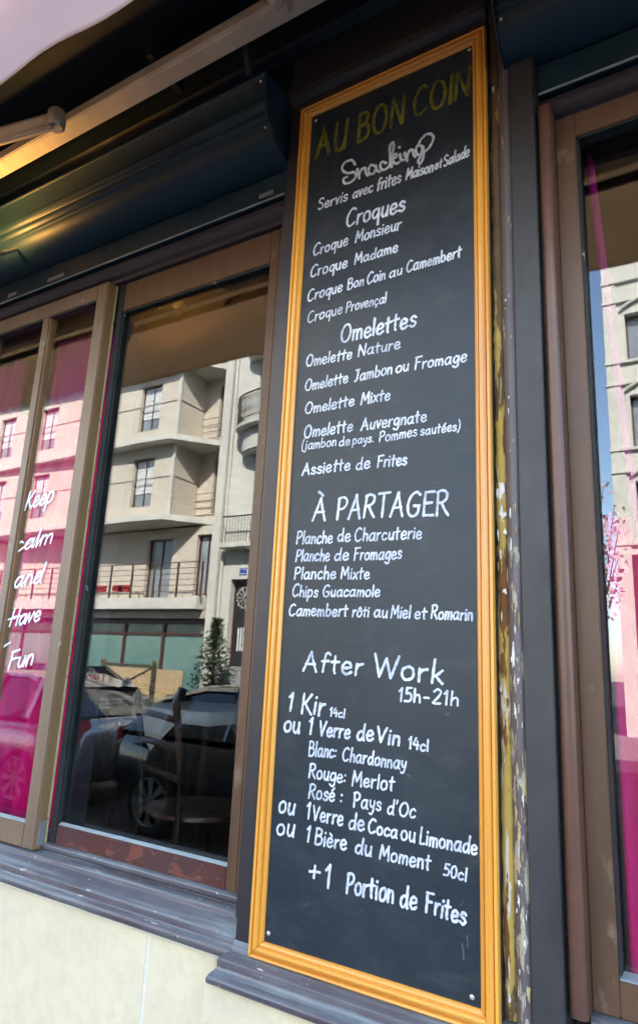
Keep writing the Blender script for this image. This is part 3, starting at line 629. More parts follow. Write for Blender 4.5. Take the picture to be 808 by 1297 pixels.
TEXT = [
 ("gold heading AU BON COIN", 'y', 1.1, [("AU",401,200,437,187,34),("BON",452,180,511,156,34),("COIN",523,148,594,121,35)]),
 ("white script heading Snacking", 'w', 1.2, []),
 ("Servis avec frites Maison et Salade", 'w', 1, [("Servis",403,266,439.5,254,13),("avec",446.5,251.5,471.5,243,13),("frites",477,242,507,231,15),("Maison",514,228,548,217,13.5),("et",550.5,215,559,212,11),("Salade",562,211.5,593.5,197.5,13.5)]),
 ("heading Croques", 'w', 1.05, [("Croques",438,288,512,267,21)]),
 ("Croque Monsieur", 'w', 1, [("Croque",396.5,324,440,310.5,13.5),("Monsieur",450,307.5,507,290.5,14)]),
 ("Croque Madame", 'w', 1, [("Croque",393,351.5,439,338.5,13.5),("Madame",449,335,503,318.5,13)]),
 ("Croque Bon Coin au Camembert", 'w', 1, [("Croque",389.5,382,433,369,13.5),("Bon",440,367,460,361,12.5),("Coin",464.5,360.5,487.5,353.5,13.5),("au",493,352,508.5,347.5,13),("Camembert",514.5,345,583,325.5,14)]),
 ("Croque Provencal", 'w', .9, [("Croque",389.5,409,433,397,13),("Provençal",438,396,488.5,383,12.5)]),
 ("heading Omelettes", 'w', 1.1, [("Omelettes",431,434.5,526,413,21)]),
 ("Omelette Nature", 'w', 1, [("Omelette",387.5,464.5,445,454.5,13.5),("Nature",453.5,451.5,506,441.5,14)]),
 ("Omelette Jambon ou Fromage", 'w', 1, [("Omelette",386,495.5,440,484.5,13.5),("Jambon",448.5,483.5,496,473.5,14),("ou",501,472.5,517,469.5,14),("Fromage",525,468.5,590,457.5,14.5)]),
 ("Omelette Mixte", 'w', 1, [("Omelette",386,524.5,448,513.5,13.5),("Mixte",457,512.5,493.5,506,14)]),
 ("Omelette Auvergnate", 'w', 1, [("Omelette",385,555,446,546,15),("Auvergnate",457.5,545,539.5,533.5,15)]),
 ("jambon de pays Pommes sautees in brackets", 'w', .85, [("(jambon",382,570,425.5,564.5,11.5),("de",429.5,565,443,563.5,11.5),("pays.",446.5,563,472.5,560,11.5),("Pommes",480,560,527.5,552,13),("sautées)",532.5,551.5,582,545,12)]),
 ("Assiette de Frites", 'w', 1.05, [("Assiette",383,602,443,595,14.5),("de",451,595,468,593,15),("Frites",477.5,592,514.5,588.5,14.5)]),
 ("heading A PARTAGER", 'w', .95, [("À",396,659,412,658.5,27),("PARTAGER",426,657.5,567.5,652,29)]),
 ("Planche de Charcuterie", 'w', .95, [("Planche",375.5,689,420.5,687.5,15.5),("de",427.5,686,443,685.5,15.5),("Charcuterie",449,685.5,533.5,682,16)]),
 ("Planche de Fromages", 'w', .95, [("Planche",374.5,711,417,710,15),("de",423.5,710,441,709,15.5),("Fromages",448,709.5,508,707.5,15.5)]),
 ("Planche Mixte", 'w', .95, [("Planche",372.7,733.5,424.5,733,15),("Mixte",432,733,467.5,733.5,14.5)]),
 ("Chips Guacamole", 'w', .95, [("Chips",370,755,402,756,14.5),("Guacamole",408.5,755.5,480.5,755.5,14)]),
 ("Camembert roti au Miel et Romarin", 'w', .95, [("Camembert",366,779.5,439.5,780.5,15),("rôti",446,781,466.5,781.5,14),("au",473.5,781.5,490,782,14.5),("Miel",495,782.5,519,783,16),("et",525,783,539.5,783.5,15.5),("Romarin",545.5,783.5,598,785.5,16)]),
 ("heading After Work", 'w', 1.05, [("After",384.5,849,458,855.5,25),("Work",472.5,856.5,560,866.5,28)]),
 ("hours 15h-21h", 'w', 1.05, [("15h",504.5,887.5,532,889.5,17),("-",536,890,543,890.5,17),("21h",547,891,580,893.5,17.5)]),
 ("1 Kir 14cl", 'w', 1.1, [("1",364,900,369.5,900.5,23),("Kir",381.5,903,410,906,26),("14cl",417.5,906.5,436,909,11)]),
 ("ou 1 Verre de Vin 14cl", 'w', 1.1, [("ou",359.5,926,379,928.5,23),("1",390,929,394.5,929.5,20),("Verre",404,931.5,442.5,935,19),("de",452,936.5,472,938.5,21),("Vin",477,940,505.5,943.5,20),("14cl",517,947.5,542,951.5,14.5)]),
 ("Blanc: Chardonnay", 'w', .95, [("Blanc:",391,957,425,960,18),("Chardonnay",433.5,963,513.5,974.5,17)]),
 ("Rouge: Merlot", 'w', .95, [("Rouge:",391,984.5,437,991.5,18),("Merlot",446,994.5,498,1001.5,18.5)]),
 ("Rose: Pays d'Oc", 'w', .95, [("Rosé",390.5,1010.5,423,1015,18.5),(":",431,1016,433,1016.5,18),("Pays",447.5,1021.5,482,1027,18.5),("d'Oc",490.5,1030.5,525.5,1035.5,18)]),
 ("ou 1 Verre de Coca ou Limonade", 'w', 1, [("ou",353,1028,372.5,1031.5,24),("1",387.5,1036,392,1037,20),("Verre",396,1038,433.5,1046,19.5),("de",441.5,1049,460.5,1052.5,21),("Coca",466,1053.5,502.5,1062,18),("ou",507.5,1062.5,525,1067,20),("Limonade",531,1068.5,603.5,1082.5,20)]),
 ("ou 1 Biere du Moment 50cl", 'w', 1, [("ou",350.5,1056,372,1060,24),("1",387,1065.5,391.5,1066.5,20),("Bière",398.5,1068.5,438,1077,20),("du",449.5,1080,470,1084.5,21),("Moment",480.5,1087.5,544,1102,19),("50cl",561.5,1108,590,1115.5,15)]),
 ("+1 Portion de Frites", 'w', 1.05, [("+",391,1112.5,404,1114.5,25),("1",411,1123,417.5,1124,29),("Portion",438.5,1130,497.5,1143.5,27),("de",506.5,1147.5,527,1152,26),("Frites",538.5,1155,589,1171,25)]),
]
SNACK = ("238,178 222,158 190,170 178,200 200,218 235,215 240,238 215,262 190,265 184,246 200,236|248,200 254,225 258,243|256,225 270,200 284,196 288,215 297,230|330,186 312,181 301,200 305,220 322,222 334,200|334,184 338,205 352,212|"
 "382,172 365,166 355,180 359,199 375,203 396,188|396,188 408,140 418,92 410,76 399,100 402,150 408,190|408,154 424,130 432,140 413,158 426,175 444,168|446,130 452,155 463,158|443,98 445,101|468,125 475,145 480,162|478,145 490,116 504,112 510,130 518,143|"
 "550,95 530,90 520,113 528,133 545,128 552,100|553,95 557,130 549,163 538,175 532,160 550,130 582,100 601,62 595,40 570,38 545,62 534,84")
for lab, c, th, words in TEXT:
    mb = MB()
    for (t, x0, y0, x1, y1, h) in words:
        word(mb, t, x0, y0, x1, y1, h, YB, slant=0.10 if c == 'w' else 0.04, thick=th)
    if 'Snacking' in lab:                                     # swash of the g
        for st in SNACK.split('|'):
            pts = [un(385+float(q.split(',')[0])/3.673, 160+float(q.split(',')[1])/3.673, YB) for q in st.split()]
            stroke(mb, catmull([(p.x, p.z) for p in pts]), 0.0074, YB-.0004, rnd)
    o = build(mb, 'lettering', M['chalk'] if c == 'w' else M['chalk_yellow'], board, label='chalk line reading: '+lab)
# smudges and scratch marks left on the slate
mb = MB()
for (a, b, w_) in (((585, 1195), (587, 1215), .004), ((592, 1200), (591, 1185), .003), ((582, 1147), (587, 1140), .0015), ((453, 1158), (459, 1152), .0013), ((565, 905), (568, 903), .004), ((515, 981), (520, 983), .004), ((383, 1150), (390, 1143), .0012), ((545, 612), (560, 611), .002)):
    p, q = un(*a, YB), un(*b, YB); stroke(mb, catmull([(p.x, p.z), ((p.x+q.x)/2+.001, (p.z+q.z)/2), (q.x, q.z)]), w_*.7, YB-.0003, rnd)
M['smudge'] = mat('faint_chalk_smudge', (0.11, 0.12, 0.14), 0.8, 0.5, 90, 0)
build(mb, 'chalk_smudge', M['smudge'], board)

# --- window lettering, painted on the left pane (sub-part of the sash)
YW = 0.0575
def wline(lab, items, extra=()):
    mb = MB()
    for (t, x0, y0, x1, y1, h) in items: word(mb, t, x0, y0, x1, y1, h, YW, slant=0.25, thick=1.2, join=True, track=13)
    for e in extra: stroke(mb, catmull([(un(x, y, YW).x, un(x, y, YW).z) for x, y in e]), 0.006, YW-.0004, rnd)
    build(mb, 'lettering', M['winpaint'], sl, label='white painted word '+lab+' on the left pane')
wline('Keep', [("Keep", 31.5, 646, 66, 635, 22)])
wline('calm', [("calm", 19, 699, 65, 688, 21)])
wline('and', [("and", 18, 745, 52, 738, 24)])
wline('Have', [("Have", 12, 794, 50, 786, 21)], [[(8, 786), (14, 784), (20, 783)]])
wline('Fun', [("Fun", 10, 849, 41, 841, 23)], [[(6, 819), (10, 816), (14, 814)]])

# ================================================================== CURTAINS
def curtain(name, label, x0, x1, z0, z1, y, mt, folds, amp, seed, taper=0.0, topx=None):
    mb = MB(); nx, nz = int(folds*14), 14; r_ = random.Random(seed); ph = [r_.uniform(0, 6) for _ in range(4)]
    for j in range(nz+1):
        t = j/nz; z = z0+(z1-z0)*t
        for i in range(nx+1):
            u = i/nx; xa = x0 if topx is None else x0+(topx[0]-x0)*t; xb = x1 if topx is None else x1+(topx[1]-x1)*t
            fy = math.sin(u*folds*2*math.pi+ph[0]+0.25*math.sin(3*t+ph[1]))+0.35*math.sin(u*folds*4.7*math.pi+ph[2])
            mb.v.append((xa+(xb-xa)*u, y+amp*fy*(1-.25*t), z))
    for j in range(nz):
        for i in range(nx): a = j*(nx+1)+i; mb.f.append((a, a+1, a+nx+2, a+nx+1))
    o = build(mb, name, mt, smooth=True, autosm=False)
    so = o.modifiers.new('thick', 'SOLIDIFY'); so.thickness = 0.0012
    return tag(o, label, 'curtain')
curtain('curtain', 'bright magenta curtain behind the left window with the painted words', -2.60, -1.80, 1.0, 2.52, 0.17, M['cloth'], 7, 0.028, 3)
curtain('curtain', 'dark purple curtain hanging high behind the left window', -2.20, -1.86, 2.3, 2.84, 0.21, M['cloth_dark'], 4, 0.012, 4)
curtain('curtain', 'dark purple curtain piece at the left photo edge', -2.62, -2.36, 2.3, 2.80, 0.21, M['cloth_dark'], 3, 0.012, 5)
curtain('curtain', 'magenta curtain falling along the edge of the right window', -0.176, 0.35, 1.0, 1.95, 0.16, M['cloth'], 6, 0.026, 6)
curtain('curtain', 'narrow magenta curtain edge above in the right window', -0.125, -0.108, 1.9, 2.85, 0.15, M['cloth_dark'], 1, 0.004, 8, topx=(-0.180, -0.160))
tag(build(MB().tube([(-3.1, .20, 2.845), (-1.62, .20, 2.845)], 0.009, 10), 'curtain_rod', M['chair'], smooth=True), 'thin dark curtain rod inside the left window', 'curtain rod')

# ================================================================== CAFE CHAIRS AND TABLE (dim behind the middle pane)
def chair(label, loc, rz):
    c = empty('cafe_chair', label, 'chair', loc, 'bentwood chairs inside the cafe'); c.rotation_euler = (0, 0, rz)
    build(MB().lathe([(0, .44), (.19, .445), (.205, .455), (.20, .468), (0, .47)], (0, 0, 0), 'z', 24), 'seat', M['chair'], c, smooth=True)
    for sx in (-1, 1):
        build(MB().tube([(sx*.17, -.16, 0), (sx*.155, -.14, .44)], [.012, .016], 8), 'leg', M['chair'], c, smooth=True)
        build(MB().tube([(sx*.17, .22, 0), (sx*.155, .17, .45), (sx*.16, .19, .70), (sx*.165, .24, .95)], [.012, .015, .014, .012], 8), 'back_post', M['chair'], c, smooth=True)
    for z, y in ((.90, .23), (.80, .21), (.70, .19), (.60, .18)):
        build(MB().tube([(-.16, y, z), (-.08, y+.03, z+.012), (0, y+.04, z+.016), (.08, y+.03, z+.012), (.16, y, z)], .012, 8), 'back_slat', M['chair'], c, smooth=True)
    build(MB().tube([(.16*math.cos(a), .16*math.sin(a), .22) for a in [2*math.pi*i/20 for i in range(21)]], .008, 6, False), 'stretcher', M['chair'], c, smooth=True)
    return c
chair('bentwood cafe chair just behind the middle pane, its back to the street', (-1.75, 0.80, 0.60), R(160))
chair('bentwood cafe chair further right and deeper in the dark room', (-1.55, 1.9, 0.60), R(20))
M['linen'] = mat('white_table_linen', (0.80, 0.77, 0.74), 0.85, 0.1, 6, 0.2, 40)
for k, (px, yy, lab, lab2) in enumerate(((132, 2.45, 'clothed cafe table on the left inside the middle window', 'white tablecloth with pointed corners on the left inside table'), (255, 2.15, 'clothed cafe table on the right inside the middle window', 'white tablecloth with pointed corners on the right inside table'))):
    c0 = un(px, 905, yy); tz = 1.315
    tb = empty('cafe_table', lab, 'table', (c0.x, yy, 0.60), 'clothed tables inside the cafe')
    build(MB().box(-.40, .40, -.40, .40, tz-.63, tz-.602), 'tabletop', M['chair'], tb)
    for sx in (-1, 1):
        for sy in (-1, 1): build(MB().box(sx*.36-.02, sx*.36+.02, sy*.36-.02, sy*.36+.02, 0, tz-.632), 'leg', M['chair'], tb)
    mb = MB(); N = 24; L = .37
    for i in range(N+1):
        for j in range(N+1):
            u = (i/N-.5)*2; v = (j/N-.5)*2                       # square cloth laid with its points over the sides
            x, y = (u+v)*L*.88, (u-v)*L*.88; ox, oy = max(0, abs(x)-.405), max(0, abs(y)-.405); o_h = max(ox, oy)
            X = math.copysign(min(abs(x), .41+.10*min(1, ox)), x); Y = math.copysign(min(abs(y), .41+.10*min(1, oy)), y)
            mb.v.append((X, Y, tz-o_h*.98+.004*math.sin(9*u+4*v)*(o_h < .01)+0.003))
    for i in range(N):
        for j in range(N): q = i*(N+1)+j; mb.f.append((q, q+1, q+N+2, q+N+1))
    mb.box(-.408, .408, -.408, .408, tz-.07, tz-.001)
    o = build(mb, 'tablecloth', M['linen'], smooth=True, autosm=False, loc=(c0.x, yy, 0)); 
    tag(o, lab2, 'tablecloth')
tag(build(MB().box(-4.9, 2.9, 0.34, 4.9, 0.02, 0.60), 'platform', M['room_floor']), 'raised wooden floor of the cafe window bay', kind='structure')

# ================================================================== AWNING, BAR, ARM, LAMP
aw = empty('awning', 'retracted pale lilac canvas awning with cream bar above the windows', 'awning', (0, 0, 0))
mb = MB(); nx = 150; YA = -0.61
for i in range(nx+1):
    x = -4.8+7.1*i/nx
    fr = min(.45, max(0.08, (x+1.75)/.5))
    s = fr*(0.010*math.sin(x*9.0)+0.006*math.sin(x*21+1))
    yy = YA+fr*(0.010*math.sin(x*6.2)+0.004*math.sin(x*17))
    for z, dy in ((3.30, -.0), (3.18, .3), (3.06, .7), (2.955+s, 1.0), (2.938+s, 1.05)): mb.v.append((x, YA+(yy-YA)*dy, z))
for i in range(nx):
    for j in range(4): a = i*5+j; mb.f.append((a, a+5, a+6, a+1))
o = build(mb, 'valance', M['fabric'], aw, smooth=True, autosm=False); so = o.modifiers.new('t', 'SOLIDIFY'); so.thickness = .0012
build(MB().box(-4.8, 2.3, YA+.012, YA+.022, 3.215, 3.255), 'hem_strip', M['tube'], aw, bevel=.002)
build(MB().box(-4.85, 2.35, YA-.02, YA+.05, 3.30, 3.36), 'front_bar', M['tube'], aw, bevel=.01)
build(MB().prism([(YA+.04, 3.36), (YA+.04, 3.375), (-.262, 3.80), (-.262, 3.785)], 'x', -4.8, 2.3), 'canopy', M['navy_dark'], aw)
build(MB().prism([(-.175, 3.296), (-.222, 3.300), (-.228, 3.306), (-.226, 3.345), (-.220, 3.350), (-.178, 3.348), (-.172, 3.342), (-.170, 3.302)], 'x', -4.8, -0.40), 'torsion_bar', M['tube'], aw, bevel=.003, segs=2, smooth=True, label='cream square bar running along the shopfront')
build(MB().box(-4.8, -0.40, -.165, -.13, 3.362, 3.40), 'back_bar', M['navy_dark'], aw, bevel=.004)
# lever clamp on the bar, hanging rod
cx_, cz_ = -0.885, 3.315
mb = MB(); pts = [(cx_+math.cos(a)*.020, -.245, cz_+.035+math.sin(a)*.020) for a in [2*math.pi*i/18 for i in range(19)]]
mb.tube(pts, .009, 8, False); mb.tube([(cx_+.012, -.245, cz_+.022), (cx_+.035, -.245, cz_-.015), (cx_+.045, -.24, cz_-.045)], [.018, .019, .012], 12)
build(mb, 'clamp', M['tube'], aw, smooth=True)
build(MB().tube([(cx_+.07, -.235, cz_+.01), (cx_+.075, -.225, cz_-.06)], [.012, .008], 10).tube([(cx_-.03, -.22, cz_+.09), (cx_+.0, -.235, cz_+.05)], .014, 10), 'clamp_bolt', M['grey_metal'], aw, smooth=True)
p, q = un(311, 60, -.15), un(316, 97, -.12)
build(MB().tube([(p.x, -.15, p.z), (q.x, -.12, q.z)], .009, 8), 'hanger', M['navy_box'], aw, smooth=True)
build(MB().prism([(-.10, 3.35), (-.24, 3.36), (-.24, 3.40), (-.10, 3.64)], 'x', -1.32, -1.30), 'wall_bracket', M['navy_dark'], aw)
# folding arm: elbow knuckle and flat arm going left
e = un(72, 152, -.30)
build(MB().lathe([(0, -.03), (.022, -.03), (.028, -.022), (.028, .022), (.022, .03), (0, .03)], (e.x, -.30, e.z), 'z', 18), 'elbow', M['grey_metal'], aw, smooth=True)
a1 = un(-60, 190, -.42)
mb = MB(); mb.tube([(e.x-.01, -.30, e.z), (a1.x, -.42, a1.z)], .024, 8)
build(mb, 'arm', M['tube'], aw, bevel=.0, smooth=True)
build(MB().tube([(e.x-.0, -.31, e.z-.034), (a1.x, -.43, a1.z-.034)], .007, 8), 'arm_cable', M['tube'], aw, smooth=True)
lp = un(-42, 305, -.25)
lamp = empty('lit_lamp', 'small warm lit lamp with an added shade under the awning bar at the left edge', 'lamp', tuple(lp))
build(MB().lathe([(0, -.026), (.008, -.024), (.013, -.016), (.014, -.008), (.010, .000), (0, .004)], (0, 0, 0), 'z', 20), 'bulb', M['bulb'], lamp, smooth=True)
build(MB().lathe([(0.0, -.046), (.03, -.044), (.046, -.03), (.058, .03), (.055, .03), (.042, -.026), (.028, -.038), (0, -.040)], (0, 0, 0), 'z', 24), 'shade', M['grey_metal'], lamp, smooth=True)  # unseen shade, added to hide the bulb from the panes and leave the header unlit
build(MB().tube([(0, .04, -.02), (0, .12, .02), (0, .22, .12)], .007, 8), 'bracket', M['grey_metal'], lamp, smooth=True)
ld = bpy.data.lights.new('lamp_light', 'POINT'); ld.energy = 1.9; ld.color = (1.0, .48, .10); ld.shadow_soft_size = .012
lo = bpy.data.objects.new('lamp_light', ld); col.objects.link(lo); lo.parent = lamp; lo.location = (0, 0, .016)

# ================================================================== OPPOSITE HOUSES (seen mirrored in the panes)
S = 1.5
def zz(z): return 1.62+(z-1.62)*S
def facade(parent, x0, x1, z0, z1, y, ops, mt, depth=0.22, name='wall', frame=None, glassm=None, back=8.0, body=True):
    """wall facing +Y with real openings; ops: (xa,xb,za,zb[,kind])"""
    xs = sorted({x0, x1, *[o[0] for o in ops], *[o[1] for o in ops]}); zs = sorted({z0, z1, *[o[2] for o in ops], *[o[3] for o in ops]})
    mb = MB()
    for i in range(len(xs)-1):
        for j in range(len(zs)-1):
            xm, zm = (xs[i]+xs[i+1])/2, (zs[j]+zs[j+1])/2
            if any(o[0] < xm < o[1] and o[2] < zm < o[3] for o in ops): continue
            mb.quad((xs[i], y, zs[j]), (xs[i+1], y, zs[j]), (xs[i+1], y, zs[j+1]), (xs[i], y, zs[j+1]))
    for o in ops:
        a, b, c, d = o[:4]; yb = y-depth
        mb.quad((a, y, c), (a, yb, c), (a, yb, d), (a, y, d)); mb.quad((b, y, c), (b, yb, c), (b, yb, d), (b, y, d))
        mb.quad((a, y, c), (b, y, c), (b, yb, c), (a, yb, c)); mb.quad((a, y, d), (b, y, d), (b, yb, d), (a, yb, d))
    if body:
        yb = y-back
        mb.quad((x0, y, z0), (x0, yb, z0), (x0, yb, z1), (x0, y, z1)); mb.quad((x1, y, z0), (x1, yb, z0), (x1, yb, z1), (x1, y, z1))
        mb.quad((x0, y, z1), (x1, y, z1), (x1, yb, z1), (x0, yb, z1)); mb.quad((x0, yb, z0), (x1, yb, z0), (x1, yb, z1), (x0, yb, z1))
    build(mb, name, mt, parent)
    fm = frame or M['shutter']
    for o in ops:
        a, b, c, d = o[:4]; yy = y-depth+.02; t = .06
        gm = glassm or M['far_glass']
        kd = o[4] if len(o) > 4 else ''
        f = MB().box(a, a+t, yy, yy+.06, c, d).box(b-t, b, yy, yy+.06, c, d).box(a+t, b-t, yy, yy+.058, c, c+t).box(a+t, b-t, yy, yy+.058, d-t, d)
        if kd != 'one': f.box((a+b)/2-.025, (a+b)/2+.025, yy, yy+.055, c+t, d-t)
        w_ = build(f, 'window', M['maroon'] if kd == 'door' else fm, parent)
        build(MB().box(a+.01, b-.01, yy-.03, yy+.02, c+.01, d-.01), 'pane', gm, w_)
        if kd == 'blind':
            bl = MB()
            n = int((d-c)*.75/.12)
            for i in range(n): bl.box(a+t, b-t, yy+.022, yy+.045, d-t-.12*(i+1)+.015, d-t-.12*i)
            build(bl, 'blind', M['shutter'], w_)
# ---- beige modern block with projecting bay and concrete balconies
YO = 0.17-14.15
apt = empty('apartment_building', 'beige modern apartment block with concrete balconies across the street', 'building')
sl_z = [3.45, 6.15, 8.92, 11.75, 14.5]
bx = -15.2                                                    # right corner of the projecting bay
ops = []
for k in range(3):
    zb = sl_z[1+k]
    for a in (-17.1, -19.9, -22.6, -25.3, -28.0): ops.append((a, a+1.0, zb+.45, zb+2.2, 'blind' if k < 2 else ''))
facade(apt, -30, bx, sl_z[1], 17.5, YO, ops, M['beige'], frame=M['rust'], name='bay_wall')
recw = [(-14.55, -13.75, sl_z[k]+.35, sl_z[k]+2.3) for k in (1, 2, 3)]
facade(apt, bx, -13.46, sl_z[1], 17.5, YO-1.3, recw, M['beige'], name='recess_wall', frame=M['rust'])
facade(apt, -30, -13.46, sl_z[0], sl_z[1]-.26, YO-.6, [(-16.6, -15.45, sl_z[0]+.05, 5.55, 'door'), (-20.5, -19.3, sl_z[0]+.05, 5.55, 'door'), (-14.4, -13.6, 3.6, 5.6), (-24.5, -23.3, sl_z[0]+.05, 5.55, 'door')], M['beige'], name='first_floor_wall', frame=M['maroon'])
for zt, yo in ((sl_z[3], .9), (sl_z[2], .9), (sl_z[1], 1.0)):
    build(MB().prism([(-30, YO+.0), (bx-1.2, YO+yo*.55), (bx+.15, YO+yo*.5), (-13.9, YO-.9), (-13.9, YO-1.29), (-30, YO-1.29)], 'z', zt-.2, zt), 'balcony_slab', M['concrete'], apt, bevel=.01)
build(MB().box(-30, -13.45, YO-.59, YO+.25, sl_z[0]-.36, sl_z[0]), 'balcony_slab', M['concrete'], apt, bevel=.01)
build(MB().box(-30, -13.45, YO-.59, YO-.1, sl_z[0]-.62, sl_z[0]-.37), 'shop_lintel', M['beige'], apt)
# storey joints on the bay, corner strip
for z in (7.55, 10.3, 13.1, 15.6): build(MB().box(-30, bx+.0, YO-.005, YO+.012, z, z+.035), 'panel_joint', M['dark_joint'], apt); build(MB().box(bx-.01, bx+.012, YO-1.29, YO+.012, z, z+.035), 'panel_joint', M['dark_joint'], apt)
build(MB().box(bx-.09, bx+.03, YO-.05, YO+.03, sl_z[1], 17.5), 'corner_strip', M['concrete'], apt)
for zt in (sl_z[0],):                                     # brown steel railing
    n = 17
    for i in range(n): build(MB().box(-29.4+i*1.0, -29.35+i*1.0, YO+.16, YO+.21, zt, zt+1.12), 'railing_post', M['rust'], apt)
    for h in (.2, .38, .56, .74, .92, 1.1): build(MB().box(-30, -13.5, YO+.17, YO+.20, zt+h, zt+h+(.03 if h > 1 else .018)), 'railing_bar', M['rust'], apt)
for zt in sl_z[1:4]:                                   # light railings on the recess and bay
    for h in (.25, .5, .75, 1.0): build(MB().box(-15.1, -13.5, YO-1.1, YO-1.08, zt+h, zt+h+.02), 'railing_bar', M['rust'], apt)
for i, a in enumerate((-18.2, -17.3, -17.0)): build(MB().box(a, a+.45, YO-.02, YO+.14, sl_z[0]+.25, sl_z[0]+.45), 'flower_box', M['red_cloth'], apt)
gz = MB()                                                  # ground floor glazing
for i in range(9):
    a = -29.5+1.77*i
    gz.box(a, a+.10, YO-.5, YO-.38, 0, sl_z[0]-.64)
build(gz.box(-29.5, -13.5, YO-.5, YO-.385, sl_z[0]-.78, sl_z[0]-.63).box(-29.5, -13.5, YO-.5, YO-.385, 2.32, 2.38), 'shopfront_frame', M['maroon'], apt)
for i in range(9): build(MB().box(-29.4+1.77*i, -27.74+1.77*i-.01, YO-.46, YO-.44, 0.05, 2.66), 'shop_pane', M['shop_glass'], apt)
build(MB().box(-30, -13.46, YO-6, YO-.7, 0, 3.05), 'ground_floor_wall', M['beige'], apt)
for i in range(8): build(MB().box(-18.9+.66*i, -18.25+.66*i, YO+.35, YO+.38, 0.0, 1.25), 'hoarding_board', M['ply'], apt)
# ---- white stone house with bow balcony and tall door
wh = empty('stone_house', 'white stone house with iron balconies and a tall dark door across the street', 'building')
YH = YO-.35; hx0, hx1 = -13.42, -8.6
facade(wh, hx0, hx1, 0, 17.5, YH, [(-12.65, -11.75, .05, 4.05, 'door'), (-12.05, -11.2, 5.25, 7.4), (-12.1, -10.9, 9.1, 11.0), (-12.1, -10.9, 12.6, 14.6), (-10.2, -9.3, 5.25, 7.4), (-10.2, -9.3, 9.1, 11.0), (-10.3, -9.2, 1.0, 3.6)], M['white_stone'], depth=.3)
dm = MB()
for i in range(12):
    a = 2*math.pi*i/12; dm.tube([(-12.2+.06*math.cos(a), YH-.22, 3.5+.06*math.sin(a)), (-12.2+.36*math.cos(a), YH-.22, 3.5+.36*math.sin(a))], .014, 5)
    dm.tube([(-12.2+.30*math.cos(a+.26), YH-.21, 3.5+.30*math.sin(a+.26)), (-12.2+.34*math.cos(a+.26), YH-.20, 3.5+.34*math.sin(a+.26))], .035, 6)
build(dm, 'door_grille', M['white_stone'], wh); build(MB().box(-12.6, -11.8, YH-.27, YH-.235, .06, 4.0), 'door', M['iron'], wh)
for i in range(3): build(MB().box(-12.42+.1*i, -12.37+.1*i, YH-.234, YH-.22, 1.9, 2.6), 'door_bar', M['plate'], wh)
build(MB().box(-12.33, -12.07, YH, YH+.02, 4.18, 4.38), 'number_plate', M['plate_blue'], wh); build(MB().box(-12.30, -12.10, YH+.02, YH+.023, 4.205, 4.225).box(-12.30, -12.10, YH+.02, YH+.023, 4.335, 4.355), 'plate_border', M['plate'], wh)
build(MB().box(-12.9, -9.0, YH, YH+.45, 4.95, 5.13), 'balcony_slab', M['white_stone'], wh, bevel=.03)
prof = [(-12.75+.0, YH)]+[(-11.2-1.55*math.cos(math.pi*i/16), YH+.10+.75*math.sin(math.pi*i/16)) for i in range(17)]+[(-9.65, YH)]
build(MB().prism(prof, 'z', 8.75, 8.92), 'bow_balcony', M['white_stone'], wh, bevel=.03)
prof2 = [(x*.84-11.2*.16, YH+(y-YH)*.7) for x, y in prof]; build(MB().prism(prof2, 'z', 8.0, 8.75), 'bow_console', M['white_stone'], wh, bevel=.05)
build(MB().prism(prof2, 'z', 11.3, 11.5), 'bow_cornice', M['white_stone'], wh, bevel=.03)
rl = MB(); top_ = [(x, y-.05, 9.85) for x, y in prof[1:-1]]; rl.tube(top_, .025, 6); rl.tube([(x, y, 9.05) for x, y, z in top_], .018, 6)
for i in range(len(top_)-1):
    for k in range(3):
        t = k/3; x = top_[i][0]*(1-t)+top_[i+1][0]*t; y = top_[i][1]*(1-t)+top_[i+1][1]*t
        rl.tube([(x, y, 8.92), (x, y, 9.85)], .012, 4); rl.tube([(x, y, 9.2), (x+.05, y, 9.35), (x, y, 9.5), (x-.05, y, 9.65), (x, y, 9.8)], .009, 4)
build(rl, 'bow_railing', M['iron'], wh)
rl = MB()
for i in range(34): x = -12.8+.115*i; rl.tube([(x, YH+.38, 5.13), (x, YH+.38, 5.95)], .011, 4)
rl.tube([(-12.85, YH+.38, 5.95), (-9.05, YH+.38, 5.95)], .022, 6); build(rl, 'balcony_railing', M['iron'], wh)
build(MB().box(hx0-.02, hx0+.30, YH, YH+.16, 0, 17.5), 'corner_pilaster', M['white_stone'], wh, bevel=.02)
build(MB().tube([(hx0+.42, YH+.08, 0), (hx0+.42, YH+.08, 17)], .05, 8), 'drainpipe', M['concrete'], wh, smooth=True)
build(MB().box(hx0+.5, hx1, YH, YH+.05, 0, 1.45), 'plinth', M['granite'], wh)
